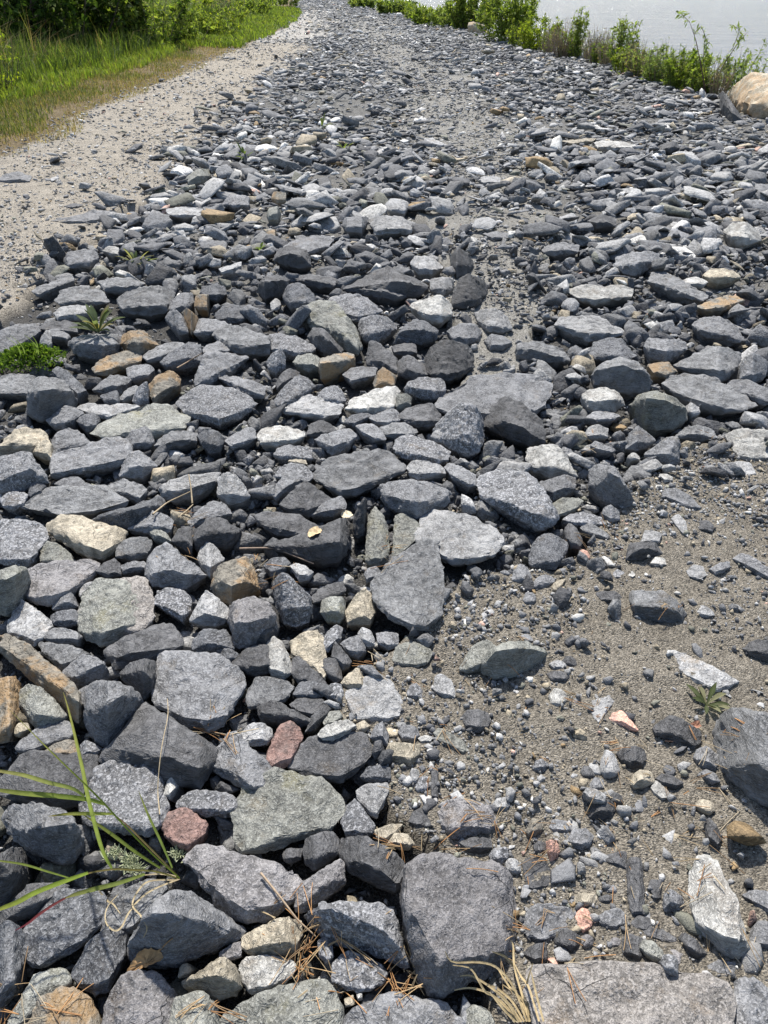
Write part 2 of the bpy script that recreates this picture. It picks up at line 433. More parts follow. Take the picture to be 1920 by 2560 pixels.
STONES = """
T 0 2060
D 55|dark schist rock cut by the frame left of the green grass tuft|-3,22 0,20 7,16 14,16 16,20 15,31 12,42 7,50 -3,56
D 40|low dark rock lying under the lowest grass blades|12,45 20,39 32,38 44,40 40,48 30,52 20,60 -1,66 0,60 8,52
B 14|blue-black slab with white flecks under the wine-red grass tip|16,68 28,57 38,42 44,46 54,47 66,44 68,55 65,66 52,80 38,86 26,95 16,86 15,76
B 22|blue-grey rock on the frame edge left of the white-flecked slab|-3,68 3,63 10,66 15,72 15,86 11,98 8,112 -3,121
B 20|blue-black bulky rock beside the curled dry grass loops|47,97 54,82 62,72 72,66 80,65 82,72 80,88 75,98 70,108 62,111 52,106
V 30|rock with pale yellow lichen veins above the ochre rock|22,98 30,95 40,93 45,99 45,104 35,108 25,114 20,120 12,134 3,134 8,122 16,110
O 25|domed ochre and olive rock at the lower frame edge|17,134 20,120 28,111 40,106 50,107 58,112 63,124 65,136 64,142 16,142
M 18|pale grey rounded rock just in front of the curled brown leaf|68,122 72,108 80,98 94,95 102,97 108,104 114,112 112,126 110,142 66,142
V 30|dark green-grey rock against the right of the pale rounded rock|109,126 114,112 124,110 132,108 140,118 142,130 140,142 108,142
G 60|large charcoal block with a light grey upper ledge behind the brown leaf|85,88 84,80 90,68 96,57 110,44 122,42 134,51 146,60 158,70 148,78 138,82 125,88 105,95 95,92|90,70 96,59 110,58 119,61 124,70 134,73 148,73 157,71
K 15|grey streaky schist slab beneath the curled dry grass|66,71 68,60 70,54 80,44 95,36 106,37 108,42 100,50 92,62 86,70 76,66
T 30|tiny cream pebble beside the brown leaf|115,100 117,91 121,90 125,95 122,99 118,100
T 50|pyramid shaped tan and grey stone right of the cream pebble|118,103 128,96 144,86 152,92 157,106 152,112 140,114 128,109 122,108|119,102 130,99 140,98 150,100 156,106
M 25|small mauve chip above the pyramid shaped tan stone|142,83 150,78 156,76 156,86 148,89 142,87
M 28|notched mauve-grey rock just right of the grass tuft base|120,24 127,15 133,12 142,15 151,19 154,26 160,29 168,27 181,27 191,33 196,37 191,42 190,50 182,57 174,62 160,66 148,60 144,54 146,48 138,40 134,33 126,28
W 18|cream streaked schist stone in front of the tan-topped one|155,92 160,86 168,85 182,86 191,90 191,96 185,102 175,108 162,110 158,104 157,97
T 38|tan-topped schist stone with needles at its right end|157,74 162,70 176,63 186,60 194,64 195,72 191,82 184,86 170,86 160,84 157,80
T 640 2060
V 18|wide green-grey speckled slab on the lower frame edge left of centre|-22,128 -14,120 0,112 14,106 30,101 42,100 48,104 53,114 55,124 54,142 -24,142
D 40|small dark stone tucked under the big speckled slab|17,20 20,16 30,16 29,23 22,26 18,24
D 35|smooth purple-charcoal stone under the tip of the speckled slab|30,20 32,10 42,5 50,5 54,10 54,19 46,26 38,30 32,26
M 45|elongated brown-grey stone leaning on the notched mauve rock|25,44 27,40 36,36 44,29 54,23 57,26 58,38 50,44 42,48 32,57 26,57 25,50
D 40|dark speckled rock touching the upper left corner of the big mauve block|54,16 56,9 68,8 80,12 88,18 96,25 94,33 94,40 90,45 80,41 70,36 60,30 56,24
T 35|flat tan stone among needles above the big mauve block|77,4 88,0 95,0 92,6 84,13 78,9
T 40|tan wedge pointing down beside the flat tan stone|85,13 90,6 98,6 103,13 99,17 92,16
S 62|black wedge rock with a salt-grey top left of the big mauve block|32,60 38,54 46,51 60,52 70,50 82,52 88,56 90,64 93,74 97,84 98,92 88,90 76,84 64,80 50,76 42,74 36,66|33,60 40,56 52,55 66,62 78,66 86,72 93,82 97,91
S 20|little black and white stone circled by needles|40,76 44,73 49,76 50,86 46,91 41,86
S 12|round salt-and-pepper granite stone in a nest of needles|49,98 50,90 55,84 62,82 72,86 82,92 85,97 82,103 74,108 66,110 56,106 50,103
T 30|rounded olive pebble beside a white pebble near the lower edge|57,114 63,111 64,117 58,119
W 30|white pebble beside the olive pebble near the lower edge|65,110 69,109 69,114 66,115
M 20|biggest mauve-grey block with a rust stain on its left side|94,42 96,30 102,24 112,21 125,22 140,23 152,26 162,28 164,34 166,50 167,66 165,82 160,92 150,96 142,100 130,104 125,108 120,113 112,109 105,104 102,90 98,74 96,58|95,44 100,54 106,62 112,76 118,88 124,90 138,90 152,84 165,80
G 15|low speckled grey slab on the lower frame edge under the granite stone|52,130 58,122 70,115 84,111 96,111 108,112 118,115 126,121 134,126 140,132 140,142 46,142
V 20|smooth green-grey pebble under the dry straw|134,124 136,119 142,117 149,119 154,126 155,134 150,140 138,136
D 40|rough dark stone just above the big mauve block|132,12 140,9 152,9 153,15 147,19 138,19
S 40|black and white rough pebble at the upper right corner of the big mauve block|151,20 155,15 163,15 164,22 158,27 152,25
L 30|pale round pebble right of the big mauve block|161,26 164,22 168,22 172,27 172,32 166,33 162,30
T 1280 2060
O 35|peach coloured stone on the gravel above the pink-grey one|9,5 11,0 13,-4 20,-2 20,4 15,8 11,8
G 35|small grey stone right of the peach stone|24,2 26,-3 36,-2 39,3 34,7 27,6
D 40|tiny black rough stone left of the pink-grey stone|14,14 17,11 22,12 22,18 18,21 15,19
P 45|pink-topped upright grey stone among needles|22,12 25,10 30,13 31,18 29,23 25,25 23,20
G 30|grey half buried stone under the dry twig|36,11 40,3 48,3 53,8 50,15 45,17 40,15
D 8|charcoal flat stone sunk flush in the gravel beside the big mauve block|7,26 10,22 20,22 27,33 24,40 14,43 10,42
D 10|long black bar of slate sunk in the gravel|74,28 76,22 84,22 85,35 85,50 86,58 82,60 77,60 75,45
D 30|black slate arm joining the top of the long slate bar|59,21 68,18 74,18 74,30 66,28 60,25
W 22|large pale spindle shaped stone streaked lengthwise|120,22 125,20 131,23 136,31 140,42 146,52 148,62 152,76 153,82 146,86 138,85 130,76 120,68 117,58 115,44 116,32|116,56 119,62 128,70 136,72 150,75
S 45|black cube-like stone with white crystals left of the pale spindle stone|98,52 99,45 103,42 110,47 112,52 108,57 99,57
G 25|grey pointed stone on the right frame edge beside the pale spindle stone|149,46 156,42 166,44 180,48 180,60 166,58 155,51
D 15|narrow dark flake between the slate bar and the crystal cube|88,40 90,36 97,36 97,48 93,50
G 35|small grey pebble left of the slate bar above another|61,42 66,39 69,43 67,46 62,45
D 35|small dark grey pebble left of the slate bar below another|56,48 62,45 66,49 62,52 57,51
T 35|tan-grey brick shaped stone above the pink granite pebble|40,47 46,44 55,46 54,53 46,54 40,52
G 14|broad flat grey stone left of the pink granite pebble|6,62 10,56 17,52 28,56 38,54 41,60 40,68 32,70 26,74 20,78 10,74
P 15|pink granite pebble resting upright near the lower edge|41,59 44,54 49,55 53,61 51,68 46,71 42,66
G 25|bluish grey stone right of the pink granite pebble|54,60 62,56 70,54 75,62 73,67 66,70 58,66
D 35|smooth dark rounded pebble below the broad flat grey stone|26,75 29,70 36,68 44,73 44,79 39,84 31,81
M 35|brown-grey little pebble touching the smooth dark rounded one|45,74 49,71 53,74 53,79 48,82 45,79
D 35|black angular stone at the upper left corner of the large flat slab|7,84 13,79 22,76 23,84 22,90 15,92 11,88
M 35|brown pebble left of the dark blocky stone by the large slab|63,77 66,73 71,75 70,80 65,81
D 30|dark grey blocky stone at the upper rim of the large flat slab|71,84 71,74 76,71 84,74 84,80 86,86 82,90 76,88
V 30|green and tan pebble leaning on the dark blocky stone|83,80 86,75 92,76 98,82 99,88 94,90 88,87
D 20|dark slate lump above the green and tan pebble|83,70 88,67 98,68 107,75 104,78 96,76 86,73
D 20|dark stone at the lower end of the long slate bar|77,64 82,59 89,61 91,67 86,70 79,68
M 30|brown-grey rounded pebble behind the spotted pebble on the slab|100,82 106,81 113,86 113,92 108,94 104,88
S 35|black and white spotted pebble lying on the large flat slab|97,90 101,84 106,85 108,92 107,99 100,97
D 45|dark angular stone under the lower end of the pale spindle stone|108,74 112,70 120,76 126,84 120,88 114,85 110,78
P 30|tiny pink pebble at the upper left rim of the large flat slab|24,88 28,87 30,91 27,93
L 30|tiny pale blue pebble on the rim of the large flat slab|62,91 65,89 67,93 64,95
H 10|large flat grey-brown slab on the lower frame edge right of centre|12,96 22,93 36,94 45,91 52,91 60,95 68,95 80,91 95,93 110,95 125,98 138,102 143,106 143,116 139,130 138,142 20,142 15,122 11,108
G 11|flat grey slab filling the lower right corner|144,112 146,101 156,99 162,103 168,110 175,118 175,142 142,142
G 14|thin grey flake behind the right end of the large flat slab|127,92 134,88 145,90 144,99 136,98 128,96
G 18|grey stone on the right frame edge below the pale spindle stone|156,68 160,63 172,64 172,82 160,80 154,76
D 25|dark flake sunk in gravel above the pale spindle stone|125,0 128,-4 132,0 136,10 133,16 128,12
T 0 1560
O 55|long orange-topped stone slanting down at the left frame edge|0,8 5,6 10,8 20,14 27,22 34,27 42,34 48,39 51,46 54,55 50,64 45,58 38,48 28,39 18,33 8,24 1,18|1,14 8,20 17,28 26,35 36,40 45,45 52,52
L 15|blue-grey stone behind the long orange-topped stone|5,0 10,-10 18,-12 30,-5 34,0 31,6 28,10 22,14 14,10 6,6
K 50|dark stone with a light rim between the blue-grey stone and the olive slab|28,9 34,3 40,2 50,5 53,8 50,14 40,13 33,12|29,9 36,10 44,9 51,10
K 25|grey streaked wedge beside the long orange-topped stone|25,12 32,12 45,14 57,19 50,24 44,28 40,30 35,25 28,19
G 45|pale grey wedge with a dark front below the streaked wedge|41,32 46,26 54,20 62,22 66,24 69,28 70,33 66,38 56,42 50,43 46,36|43,34 50,34 58,29 66,26
V 20|grey and olive flat slab above the long slate stone|51,0 54,-20 64,-30 80,-28 92,-18 92,0 84,6 76,10 66,14 62,11 56,9 52,6
D 35|long blue-black slate stone slanting above the broad rusty-grey slab|68,17 76,12 88,7 100,1 106,-1 112,1 116,7 118,14 114,18 106,19 96,23 84,28 76,28 71,24|69,18 75,22 82,19 92,18 102,16 112,15
B 40|blue-black lump behind the right end of the long slate stone|124,13 128,7 133,3 140,3 146,4 150,9 151,16 146,19 134,19 125,18
B 45|rounded blue-black small stone pair half right of the broad slab|142,20 144,16 150,16 155,20 152,25 147,27 143,24
D 30|dark plum stone right of the broad slab|150,26 156,19 162,15 172,14 180,17 184,24 178,30 168,33 160,32
D 70|dark brown-black stone in the shade left of the broad slab|78,32 84,26 92,23 101,24 101,36 98,45 93,49 86,40 79,36
G 16|broad dark grey slab with whitish lichen patches|99,50 101,40 101,28 104,18 112,18 120,19 130,19 142,21 148,27 156,32 159,38 155,46 150,56 146,64 134,70 120,68 112,62 104,56
G 50|blocky grey stone with a black right side left of the big slate wedge|51,46 55,42 63,38 70,37 78,40 86,42 92,48 92,53 86,62 78,72 70,80 62,76 57,70 56,58 53,52|52,47 56,56 64,60 69,52 78,47 88,47 92,51
O 25|rust marked stone on the frame edge in front of the long orange one|-3,36 4,35 10,34 12,37 10,50 8,62 6,76 -3,77
V 35|olive-grey wedge between the rust marked stone and the dark gap|13,44 18,39 26,41 34,47 40,54 43,60 36,66 24,68 18,62 14,54
T 30|thin pale layered stone under the olive-grey wedge|9,68 12,64 18,64 19,68 12,73 9,72
G 18|grey smooth slab left of the tall grass stem|10,80 18,72 28,66 40,62 45,63 48,70 46,74 38,76 30,80 22,83 12,83
O 35|ochre layered stone just behind the grass stems|26,86 32,79 40,76 48,75 50,82 50,87 42,87 34,83 28,87
S 40|small black flecked stone right of the ochre layered stone|52,78 56,75 62,78 66,81 62,86 54,88 52,84
D 22|big dark slab behind the drooping grass blades|0,102 6,94 12,86 20,83 26,86 34,88 44,88 52,92 62,84 64,92 58,98 54,108 52,116 40,119 16,116 0,112
D 30|big slate wedge with a pointed top in the left middle|65,88 74,76 84,64 95,51 102,56 110,62 120,70 130,76 140,82 139,88 134,96 128,106 120,105 110,102 104,92 96,85 84,86 74,90|67,86 78,78 88,80 98,79 106,84 118,90 132,94
S 12|big round white-speckled granite rock behind the grass|52,120 52,110 56,102 64,92 74,88 86,85 96,85 102,90 105,98 104,108 107,116 108,122 104,132 96,137 82,136 66,134 56,130
W 30|small cream stone beside the big white-speckled rock|106,110 108,102 112,98 116,100 116,105 113,110 110,114
S 28|black flecked oblong stone above the red-brown stone|115,118 118,111 126,108 142,108 150,111 157,116 152,122 146,125 134,124 124,123
R 18|red-brown stone beside the grass tuft|105,128 110,122 118,119 124,121 130,126 134,130 133,136 128,142 122,148 114,145 107,138
G 40|white-topped dark stone on the left below the drooping blades|2,126 7,118 18,117 30,118 42,120 46,126 50,132 51,145 48,152 40,156 28,152 16,146 8,138|4,128 10,134 18,134 28,132 40,130 46,128
G 22|lavender-grey stone with a peaked top right of the big slate wedge|135,88 142,80 148,71 153,70 158,76 164,82 170,88 178,96 177,102 172,108 164,112 156,106 146,98 136,93
T 640 1560
D 30|dark slab corner beside the red-flecked slope near the left middle|-2,-14 6,-16 14,-8 15,2 12,10 6,15 -2,14
W 20|upright pale stone with a pointed foot|4,18 6,12 12,8 17,11 20,18 23,26 23,32 18,36 10,34 6,28
T 12|tan-grey flat slab behind the upright pale stone|22,12 30,6 40,4 44,10 43,20 46,28 44,36 38,30 30,24 24,20
D 25|dark plate leaning right of the upright pale stone|24,22 28,21 36,28 42,34 46,40 44,42 36,40 28,39 23,32
S 25|speckled blue-grey upright stone above the dark plate|43,12 46,5 52,0 56,3 55,10 51,14 47,18 44,18
D 35|charcoal triangular stone under the speckled upright stone|49,21 51,11 54,14 58,20 62,24 60,28 56,30 51,25
D 25|grey angular stone leaning left toward the dark plate|41,26 44,22 52,22 55,30 56,36 52,38 46,34
G 30|light grey pair of blocks left half below the kite shaped slab|55,13 60,9 66,7 71,14 71,18 66,22 60,20
L 35|light grey small block right half below the kite shaped slab|66,6 69,2 74,4 77,10 77,14 72,15 67,12
G 30|dusty grey block touching the lower tip of the kite shaped slab|78,6 84,5 92,6 92,14 86,17 79,13
V 12|blue-green plate under the lower tip of the kite shaped slab|89,24 91,14 98,12 108,12 114,18 112,25 104,28 96,27
T 30|thin tan stone standing on the pale square slab|55,38 60,32 66,28 68,34 72,40 66,43 58,41
L 10|pale dusty square slab right of the black and white lump|58,46 60,42 68,40 72,34 80,33 86,36 92,44 95,52 92,60 86,63 74,62 66,63 62,56
S 30|black and white lump left of the pale square slab|45,42 50,38 55,39 57,46 54,50 48,49
B 30|dark angular flecked stone left of the black and white lump|24,46 29,37 36,37 42,38 44,46 38,49 30,49
K 15|smooth grey slab ending left of the dark flecked stone|-6,44 0,34 8,34 22,38 24,42 18,50 8,54 -5,54
D 48|flat wedge with a sharp black underside in front of the smooth grey slab|0,54 6,51 12,49 18,52 26,57 36,62 36,66 28,66 16,65 4,62|1,57 10,58 20,59 30,62 36,64
D 20|dark plate between the sharp wedge and the pale square slab|22,52 28,48 36,50 44,49 42,56 36,60 28,58
D 45|black triangular stone in the gap right of the sharp wedge|32,70 36,60 42,54 47,50 50,54 42,62 38,69
V 20|mottled grey-green stone right of the black triangular gap stone|43,62 46,57 54,56 56,60 50,65 44,66
R 18|brick-red granite stone between the cream and the dark pentagon stone|8,82 12,72 16,65 22,63 28,67 30,74 28,80 24,86 22,92 14,94 8,94 7,88
L 28|pale tan-grey slab left of the brick-red granite stone|-12,76 -8,68 -2,64 4,64 10,68 11,73 7,78 -4,79
W 25|cream white stone perched behind the dark pentagon stone|40,72 44,67 52,63 60,62 64,66 60,70 50,75 43,75
T 40|small tan stone right of the cream white perched stone|65,65 70,62 74,66 70,71 66,70
D 16|dark purple-grey pentagon shaped stone near the lower middle|22,93 28,84 34,74 40,72 44,75 50,74 56,70 62,69 70,72 74,78 75,84 70,92 60,98 54,103 46,102 38,97 28,94
V 13|huge green-grey speckled slab in the lower middle|-14,120 -8,106 0,103 8,99 12,93 20,94 32,100 44,102 52,109 56,112 56,124 48,134 30,136 18,142 4,148 -8,150 -13,142
S 20|stone with dark and white mottling wedged right of the huge green-grey slab|55,128 60,118 64,113 68,118 72,126 77,130 76,136 68,139 58,137
L 15|triangular white-grey mottled stone pointing down|65,108 70,104 78,103 85,103 86,108 82,118 78,126 74,124 70,118 66,114
B 35|black flecked oblong stone right of the pentagon stone|68,99 72,93 80,91 87,93 87,101 80,103 72,102
T 35|light tan brick-like stone in the middle gravel|84,84 86,77 96,77 106,78 106,85 100,92 92,90 86,88
G 40|grey upright stone above a black one beside the perched cream stone|74,74 77,66 82,63 86,72 85,80 80,78
D 45|little black prism standing right of the pentagon stone|75,84 77,76 81,75 83,82 82,87 77,88
G 30|grey rough cluster stone behind the light tan brick-like stone|92,70 96,65 104,67 106,72 102,77 95,76
W 30|small bright white stone near the middle gravel needles|105,74 109,72 115,73 113,77 107,77
V 20|long olive flake lying in the middle gravel|115,70 118,67 126,70 134,76 138,82 134,84 126,80 118,76
L 25|upright whitish pebble below the light tan brick-like stone|99,98 101,93 105,94 106,99 104,104 100,103
S 30|speckled black stone below the upright whitish pebble|103,107 106,99 111,98 113,104 110,110 105,110
D 20|black finger shaped stone lying in the middle gravel|113,103 114,95 118,95 118,106 118,113 114,114
D 30|dark mauve rough stone half sunk on the right of the middle gravel|133,60 137,56 144,55 150,57 152,62 150,68 144,71 136,68
L 20|light grey egg shaped stone in the middle gravel|115,42 116,34 120,32 126,36 129,43 129,48 122,48 117,45
S 25|dark flecked oval stone left of the light grey egg shaped stone|97,46 100,40 104,38 108,43 108,49 103,49
V 25|smooth rounded green-grey cobble left of the shaded brown one|132,30 136,20 142,13 149,10 154,13 156,16 153,24 146,30 138,32
M 30|mauve-grey cobble resting alone above the big mauve block|119,122 123,115 132,113 142,115 150,118 154,122 156,130 150,136 140,138 128,139 121,132
L 40|small grey stone right of the lone mauve cobble|153,118 156,113 162,112 165,117 162,122 156,122
D 20|dark grey shard pointing right below the finger shaped stone|99,128 102,121 107,119 112,126 114,131 104,132
T 1280 1560
V 65|brown-green rock with a deeply shaded lower side in the upper gravel|-20,28 -14,18 -4,12 8,11 16,15 22,19 20,24 12,29 2,35 -10,36 -18,33|-18,27 -10,18 0,16 10,16 21,19
L 35|white-grey pebble stacked on a dark pebble|24,26 28,23 33,24 36,27 34,30 27,30
D 40|dark pebble under the white-grey pebble|22,32 28,30 34,31 38,34 34,38 26,38
D 35|small black pebble with a facet right of the white-grey pebble|32,24 36,20 41,22 42,27 36,28
W 25|white spotted pebble alone in the upper gravel|24,46 28,41 32,42 37,48 34,52 30,55 25,52
L 14|pale thin shard upright left of the salmon pink stone|48,52 54,49 64,46 66,50 62,56 58,62 56,66 53,60
P 35|salmon pink wedge stone in the gravel|63,61 66,57 71,56 76,61 80,66 82,69 78,69 70,66 64,64
L 14|big light grey blade shaped stone above the rosette plant|101,17 104,17 112,21 126,26 138,32 146,37 140,41 132,44 124,40 116,36 110,32 104,24
D 40|dark blue-grey stone on the right frame edge above the gravel|150,16 154,12 160,10 174,12 174,24 164,24 154,20
D 35|dark stone lying left below the rosette plant|92,68 96,63 102,59 110,62 116,66 122,70 121,78 118,82 110,78 100,75 94,72
G 35|squat grey stone between the dark stone and the right hand block|118,86 120,81 126,79 132,84 134,90 132,95 126,94 120,90
K 45|large two-tone grey block on the right frame edge|131,68 134,62 142,56 149,55 160,58 178,62 178,124 170,120 160,116 148,106 140,100 136,94 133,84 131,76|135,95 140,94 144,91 150,90 158,90 166,93 178,98
D 35|charcoal stone right of the grey upright shard in the gravel|68,84 73,80 80,79 86,82 87,88 84,93 76,94 71,90
L 25|grey upright shard with a rounded top|57,95 58,88 61,81 65,83 69,90 70,95 66,100 60,100
T 45|brown cube-like stone left of the white-pink triangle|77,104 79,97 84,94 91,96 92,103 86,106 79,107
W 14|white-pink triangular flake in the gravel|90,106 93,101 97,104 101,108 103,112 97,114 92,110
D 35|dark pointed stone right of the white-pink triangle|93,100 97,97 104,98 111,103 106,107 98,105
G 35|small grey wedge right of the dark pointed stone|122,96 126,94 132,97 135,102 130,104 124,100
G 30|rough blue-grey stone stacked below the grey upright shard|50,104 54,99 59,101 60,106 54,109 50,107
L 30|whitish stone on top of a black lump in the gravel|47,109 49,106 55,107 61,111 60,116 54,116 49,113
D 50|black lump beneath the whitish stone in the gravel|50,122 52,116 58,113 65,115 67,120 65,125 58,128 51,127
D 40|dark round stone right of the whitish stone in the gravel|63,113 66,108 71,111 72,116 68,118 64,117
T 30|pale green-tan pebble near the right hand block|119,118 123,113 128,114 132,120 128,124 123,122
D 35|grey-black pebble left of the grey upright shard|44,96 47,91 51,93 54,98 50,101 46,100
S 40|small dark chip on the left of the middle right gravel|13,94 16,88 20,87 24,92 20,96 15,96
G 25|grey shard left of the white-grey spotted pebble|5,8 9,6 13,8 14,11 9,12
T 0 1060
T 45|yellowish tan stone with an olive front on the upper left edge|0,13 6,9 10,4 18,3 26,3 30,6 32,12 28,15 20,19 8,21 0,23 -2,18|2,14 10,12 20,14 28,12
T 35|olive wedge between the yellowish tan stone and the grey slab|20,17 24,12 30,10 34,14 33,24 28,23 22,20
G 30|grey domed stone behind the rust-ended slab|33,12 37,6 43,3 50,4 55,8 59,13 50,16 42,18 34,22
G 42|wide grey slab with a tan right end and a black hollow beneath|33,22 40,18 52,15 62,12 72,9 79,9 84,14 86,20 82,26 74,28 64,24 54,27 44,31 34,35|34,32 46,28 60,23 72,24 82,22
S 45|white-grey speckled boulder on the left edge beside the wide grey slab|-4,24 4,20 12,19 19,19 24,26 29,34 31,38 24,41 12,44 0,44|0,37 6,34 14,31 20,28 28,35
G 45|lavender-grey upright stone right of the wide grey slab|78,34 79,26 84,19 90,17 96,21 102,27 97,30 92,35 84,35
G 30|grey wedge stone above the lavender-grey upright one|81,11 86,4 94,1 98,5 100,12 97,15 90,16 84,16
K 40|dark layered stone right of the grey wedge in the upper left|100,14 104,9 112,5 122,4 128,6 127,12 118,14 108,16
B 40|bluish block standing at the right end of the dark layered stone|128,8 132,4 138,4 143,6 145,12 142,18 136,19 131,14
G 25|grey flat stone with a pointed left end near the bluish block|146,11 152,6 160,2 165,3 166,9 158,14 150,16
K 26|wide dark grey flat slab with a shaded lower edge|13,54 20,48 30,41 40,40 54,40 66,41 76,46 82,50 80,54 70,54 60,59 52,59 40,60 28,57|15,54 28,55 40,58 54,59 62,55 81,50
G 22|grey slab piece behind the wide dark flat slab|36,39 42,35 50,34 56,38 62,42 52,43 40,41
K 30|thin grey layered flake above the right end of the wide dark slab|62,43 70,39 80,36 88,38 95,42 90,50 82,48 74,46
B 25|blue-grey chip left above the wide dark slab|18,46 20,39 25,37 30,40 26,45 20,48
S 25|black and white rough lump left of the wide dark slab|0,48 6,44 14,44 18,46 15,53 8,56 2,54
B 55|long dark stone with a thin pale ridge below the wide dark slab|60,62 70,58 82,55 94,51 103,47 107,52 102,58 94,64 84,68 72,66|60,62 76,58 92,54 106,52
T 38|bright yellow-cream flat stone in the left of the picture|31,66 36,61 40,59 52,60 62,64 72,66 81,70 80,75 74,79 72,84 66,88 56,86 46,80 36,73|32,67 40,70 48,77 58,79 68,83 75,76
S 16|large white-flecked grey boulder cut by the left edge|-3,68 2,62 12,62 22,64 30,67 31,74 26,80 22,88 18,92 8,92 -4,88
V 25|olive-grey stone under the left end of the cream flat stone|26,89 27,80 31,76 38,78 46,84 47,89 36,92
M 25|broad mauve-grey stone below the olive-grey stone|16,100 19,93 32,90 46,89 58,88 65,90 64,94 57,98 52,106 44,114 34,118 24,117 17,112
V 60|brown dark rock on the left edge with a white top|-4,98 2,94 10,92 17,93 17,98 17,110 10,122 4,124 -4,122|-2,101 4,101 12,97 17,94
L 15|pale blue-grey stone with a pointed top on the left edge|6,130 9,120 14,114 20,118 26,122 32,127 34,131 28,136 16,138
L 28|small pale blue-grey oblong stone right of the mauve-grey stone|51,107 56,103 63,101 66,102 63,107 57,111 52,112
G 40|grey block leaning on the foot of the mauve-grey stone|34,120 36,112 40,108 45,107 48,112 50,118 44,121
B 40|black blocky stone below the leaning grey block|33,124 38,121 48,120 51,123 50,130 42,132 34,130
H 12|large tan-grey smooth slab in the left middle|51,131 52,120 56,112 64,104 76,100 88,99 95,101 98,108 100,118 98,128 92,136 80,138 66,140 58,140
K 28|small dark layered stone right of the cream flat stone|75,86 76,78 84,74 92,73 98,75 98,80 95,86 86,88
G 45|grey flat chip above the large tan-grey slab|78,92 84,89 94,89 95,93 88,96 80,97
D 30|dark stone between the cream flat stone and the grey flat chip|60,95 66,91 74,87 78,90 78,98 70,100
G 45|grey pyramid with pale edges and a dark base|95,98 96,88 102,80 108,77 112,80 118,87 126,93 133,98 128,102 120,107 108,106 98,104|96,98 104,96 110,94 118,97 132,98
L 28|whitish green egg-like stone standing right of the grey pyramid|128,88 130,80 134,76 138,78 142,83 145,88 140,94 136,99 131,94
O 42|tan-orange block beside the whitish green egg-like stone|137,106 139,97 144,91 152,88 158,86 162,88 164,97 168,106 160,112 150,117 142,113|138,105 144,102 152,106 158,102 166,104
D 45|blue-black peaked stone above the whitish green egg-like stone|124,76 128,68 134,62 140,60 148,64 156,69 154,74 146,80 136,80 128,82|126,76 132,70 140,69 150,71 156,70
D 40|dark stone left of the blue-black peaked stone|111,76 116,68 122,66 127,68 124,76 124,84 118,80
G 40|grey triangular stone with a needle clump on its lower side|83,68 90,61 98,56 105,58 112,63 110,70 102,72 94,70
V 50|olive-black chip below the grey triangular stone|96,69 102,67 108,71 111,76 106,77 100,76
L 35|long light grey slab behind the dry straw clump|103,41 112,36 122,33 134,32 142,32 141,38 134,43 124,48 112,50 106,48|104,42 116,44 128,40 141,36
L 32|pale grey kite-shaped block right of the long light slab|141,46 142,34 147,31 154,34 159,41 162,47 156,51 148,52
G 42|grey wedge below the pale kite-shaped block|122,63 130,55 138,50 146,52 150,58 144,60 136,60 130,66 124,68
S 22|salt-and-pepper cone-shaped stone above the pale tan square stone|100,116 102,108 110,106 120,108 124,114 123,122 118,128 110,122 104,118
L 35|pale tan square stone below the tan-orange block|123,128 127,119 133,108 140,112 148,120 148,128 140,131 128,130
M 45|purple-grey block at the lower right of the pale tan square stone|148,128 149,118 156,114 164,112 174,116 178,124 180,134 172,142 162,146 152,144|149,130 158,128 166,129 178,122
T 640 1060
W 22|cream white bulky stone on the upper left of the middle pile|1,8 4,3 12,1 22,2 30,5 31,8 24,12 12,14 3,13
D 30|black blocky stone right of the cream white bulky stone|33,7 35,0 42,-2 48,0 52,4 46,8 36,8
S 26|blue-white speckled long stone with a flat top|12,20 14,15 22,13 32,15 36,17 36,23 28,24 18,23
T 30|small cream stone below the blue-white speckled long stone|21,24 26,21 32,23 33,26 26,26
G 38|grey stone with a point down right of the speckled long stone|38,10 44,7 54,4 60,3 65,8 60,14 54,18 50,20 42,14
G 22|grey thin plate overlapping the dark stack in the upper middle|64,1 70,0 76,0 82,5 84,10 76,11 70,7
K 30|dark layered slab behind the grey thin plate|80,3 90,-1 98,0 105,5 100,9 88,9 84,8
S 30|big salt-grey stone above the chipped white-grey block|89,16 92,9 98,7 108,9 118,13 125,18 124,24 116,26 106,22 96,22
L 30|pale rounded cobble behind the big salt-grey stone|113,8 116,4 121,4 123,8 122,13 116,11
S 25|blue-white granite block with a high peak right of the pale rounded cobble|115,4 122,-5 132,-14 142,-12 147,-2 147,10 144,18 136,20 126,15 121,13
K 18|wide brown-grey slate slab in the centre with a stepped right edge|36,34 42,27 50,22 58,21 62,24 66,19 76,17 86,18 92,24 97,29 90,33 82,35 74,41 64,46 56,47 46,42 40,38
G 35|grey elongated stone left of the wide brown-grey slate slab|10,46 14,38 20,32 28,30 31,34 28,39 20,45 13,49
S 22|speckled rough stone behind the grey elongated stone|12,34 16,28 24,25 32,27 37,34 34,38 28,32 18,36
D 22|dark triangular plate below the grey elongated stone|15,52 24,44 31,36 36,41 44,45 49,49 42,54 34,60 22,57
G 38|grey chip with a tan patch left of the two upright slates|35,59 40,53 48,49 55,47 58,51 58,56 50,60 42,60
D 28|broad dark blue slate slab on the left of the middle|0,60 6,57 16,57 26,59 36,64 41,68 38,74 28,75 16,72 6,68
D 40|long blue-black slate with a hooked right end behind the twig|8,79 20,76 34,73 46,68 54,62 60,62 60,72 58,84 54,89 44,90 30,87 18,83|9,81 22,81 36,79 46,77 52,74 58,80
D 12|narrow dark slate standing on edge left of the brown streaked one|63,72 63,62 66,54 70,48 72,50 71,62 70,72 66,74
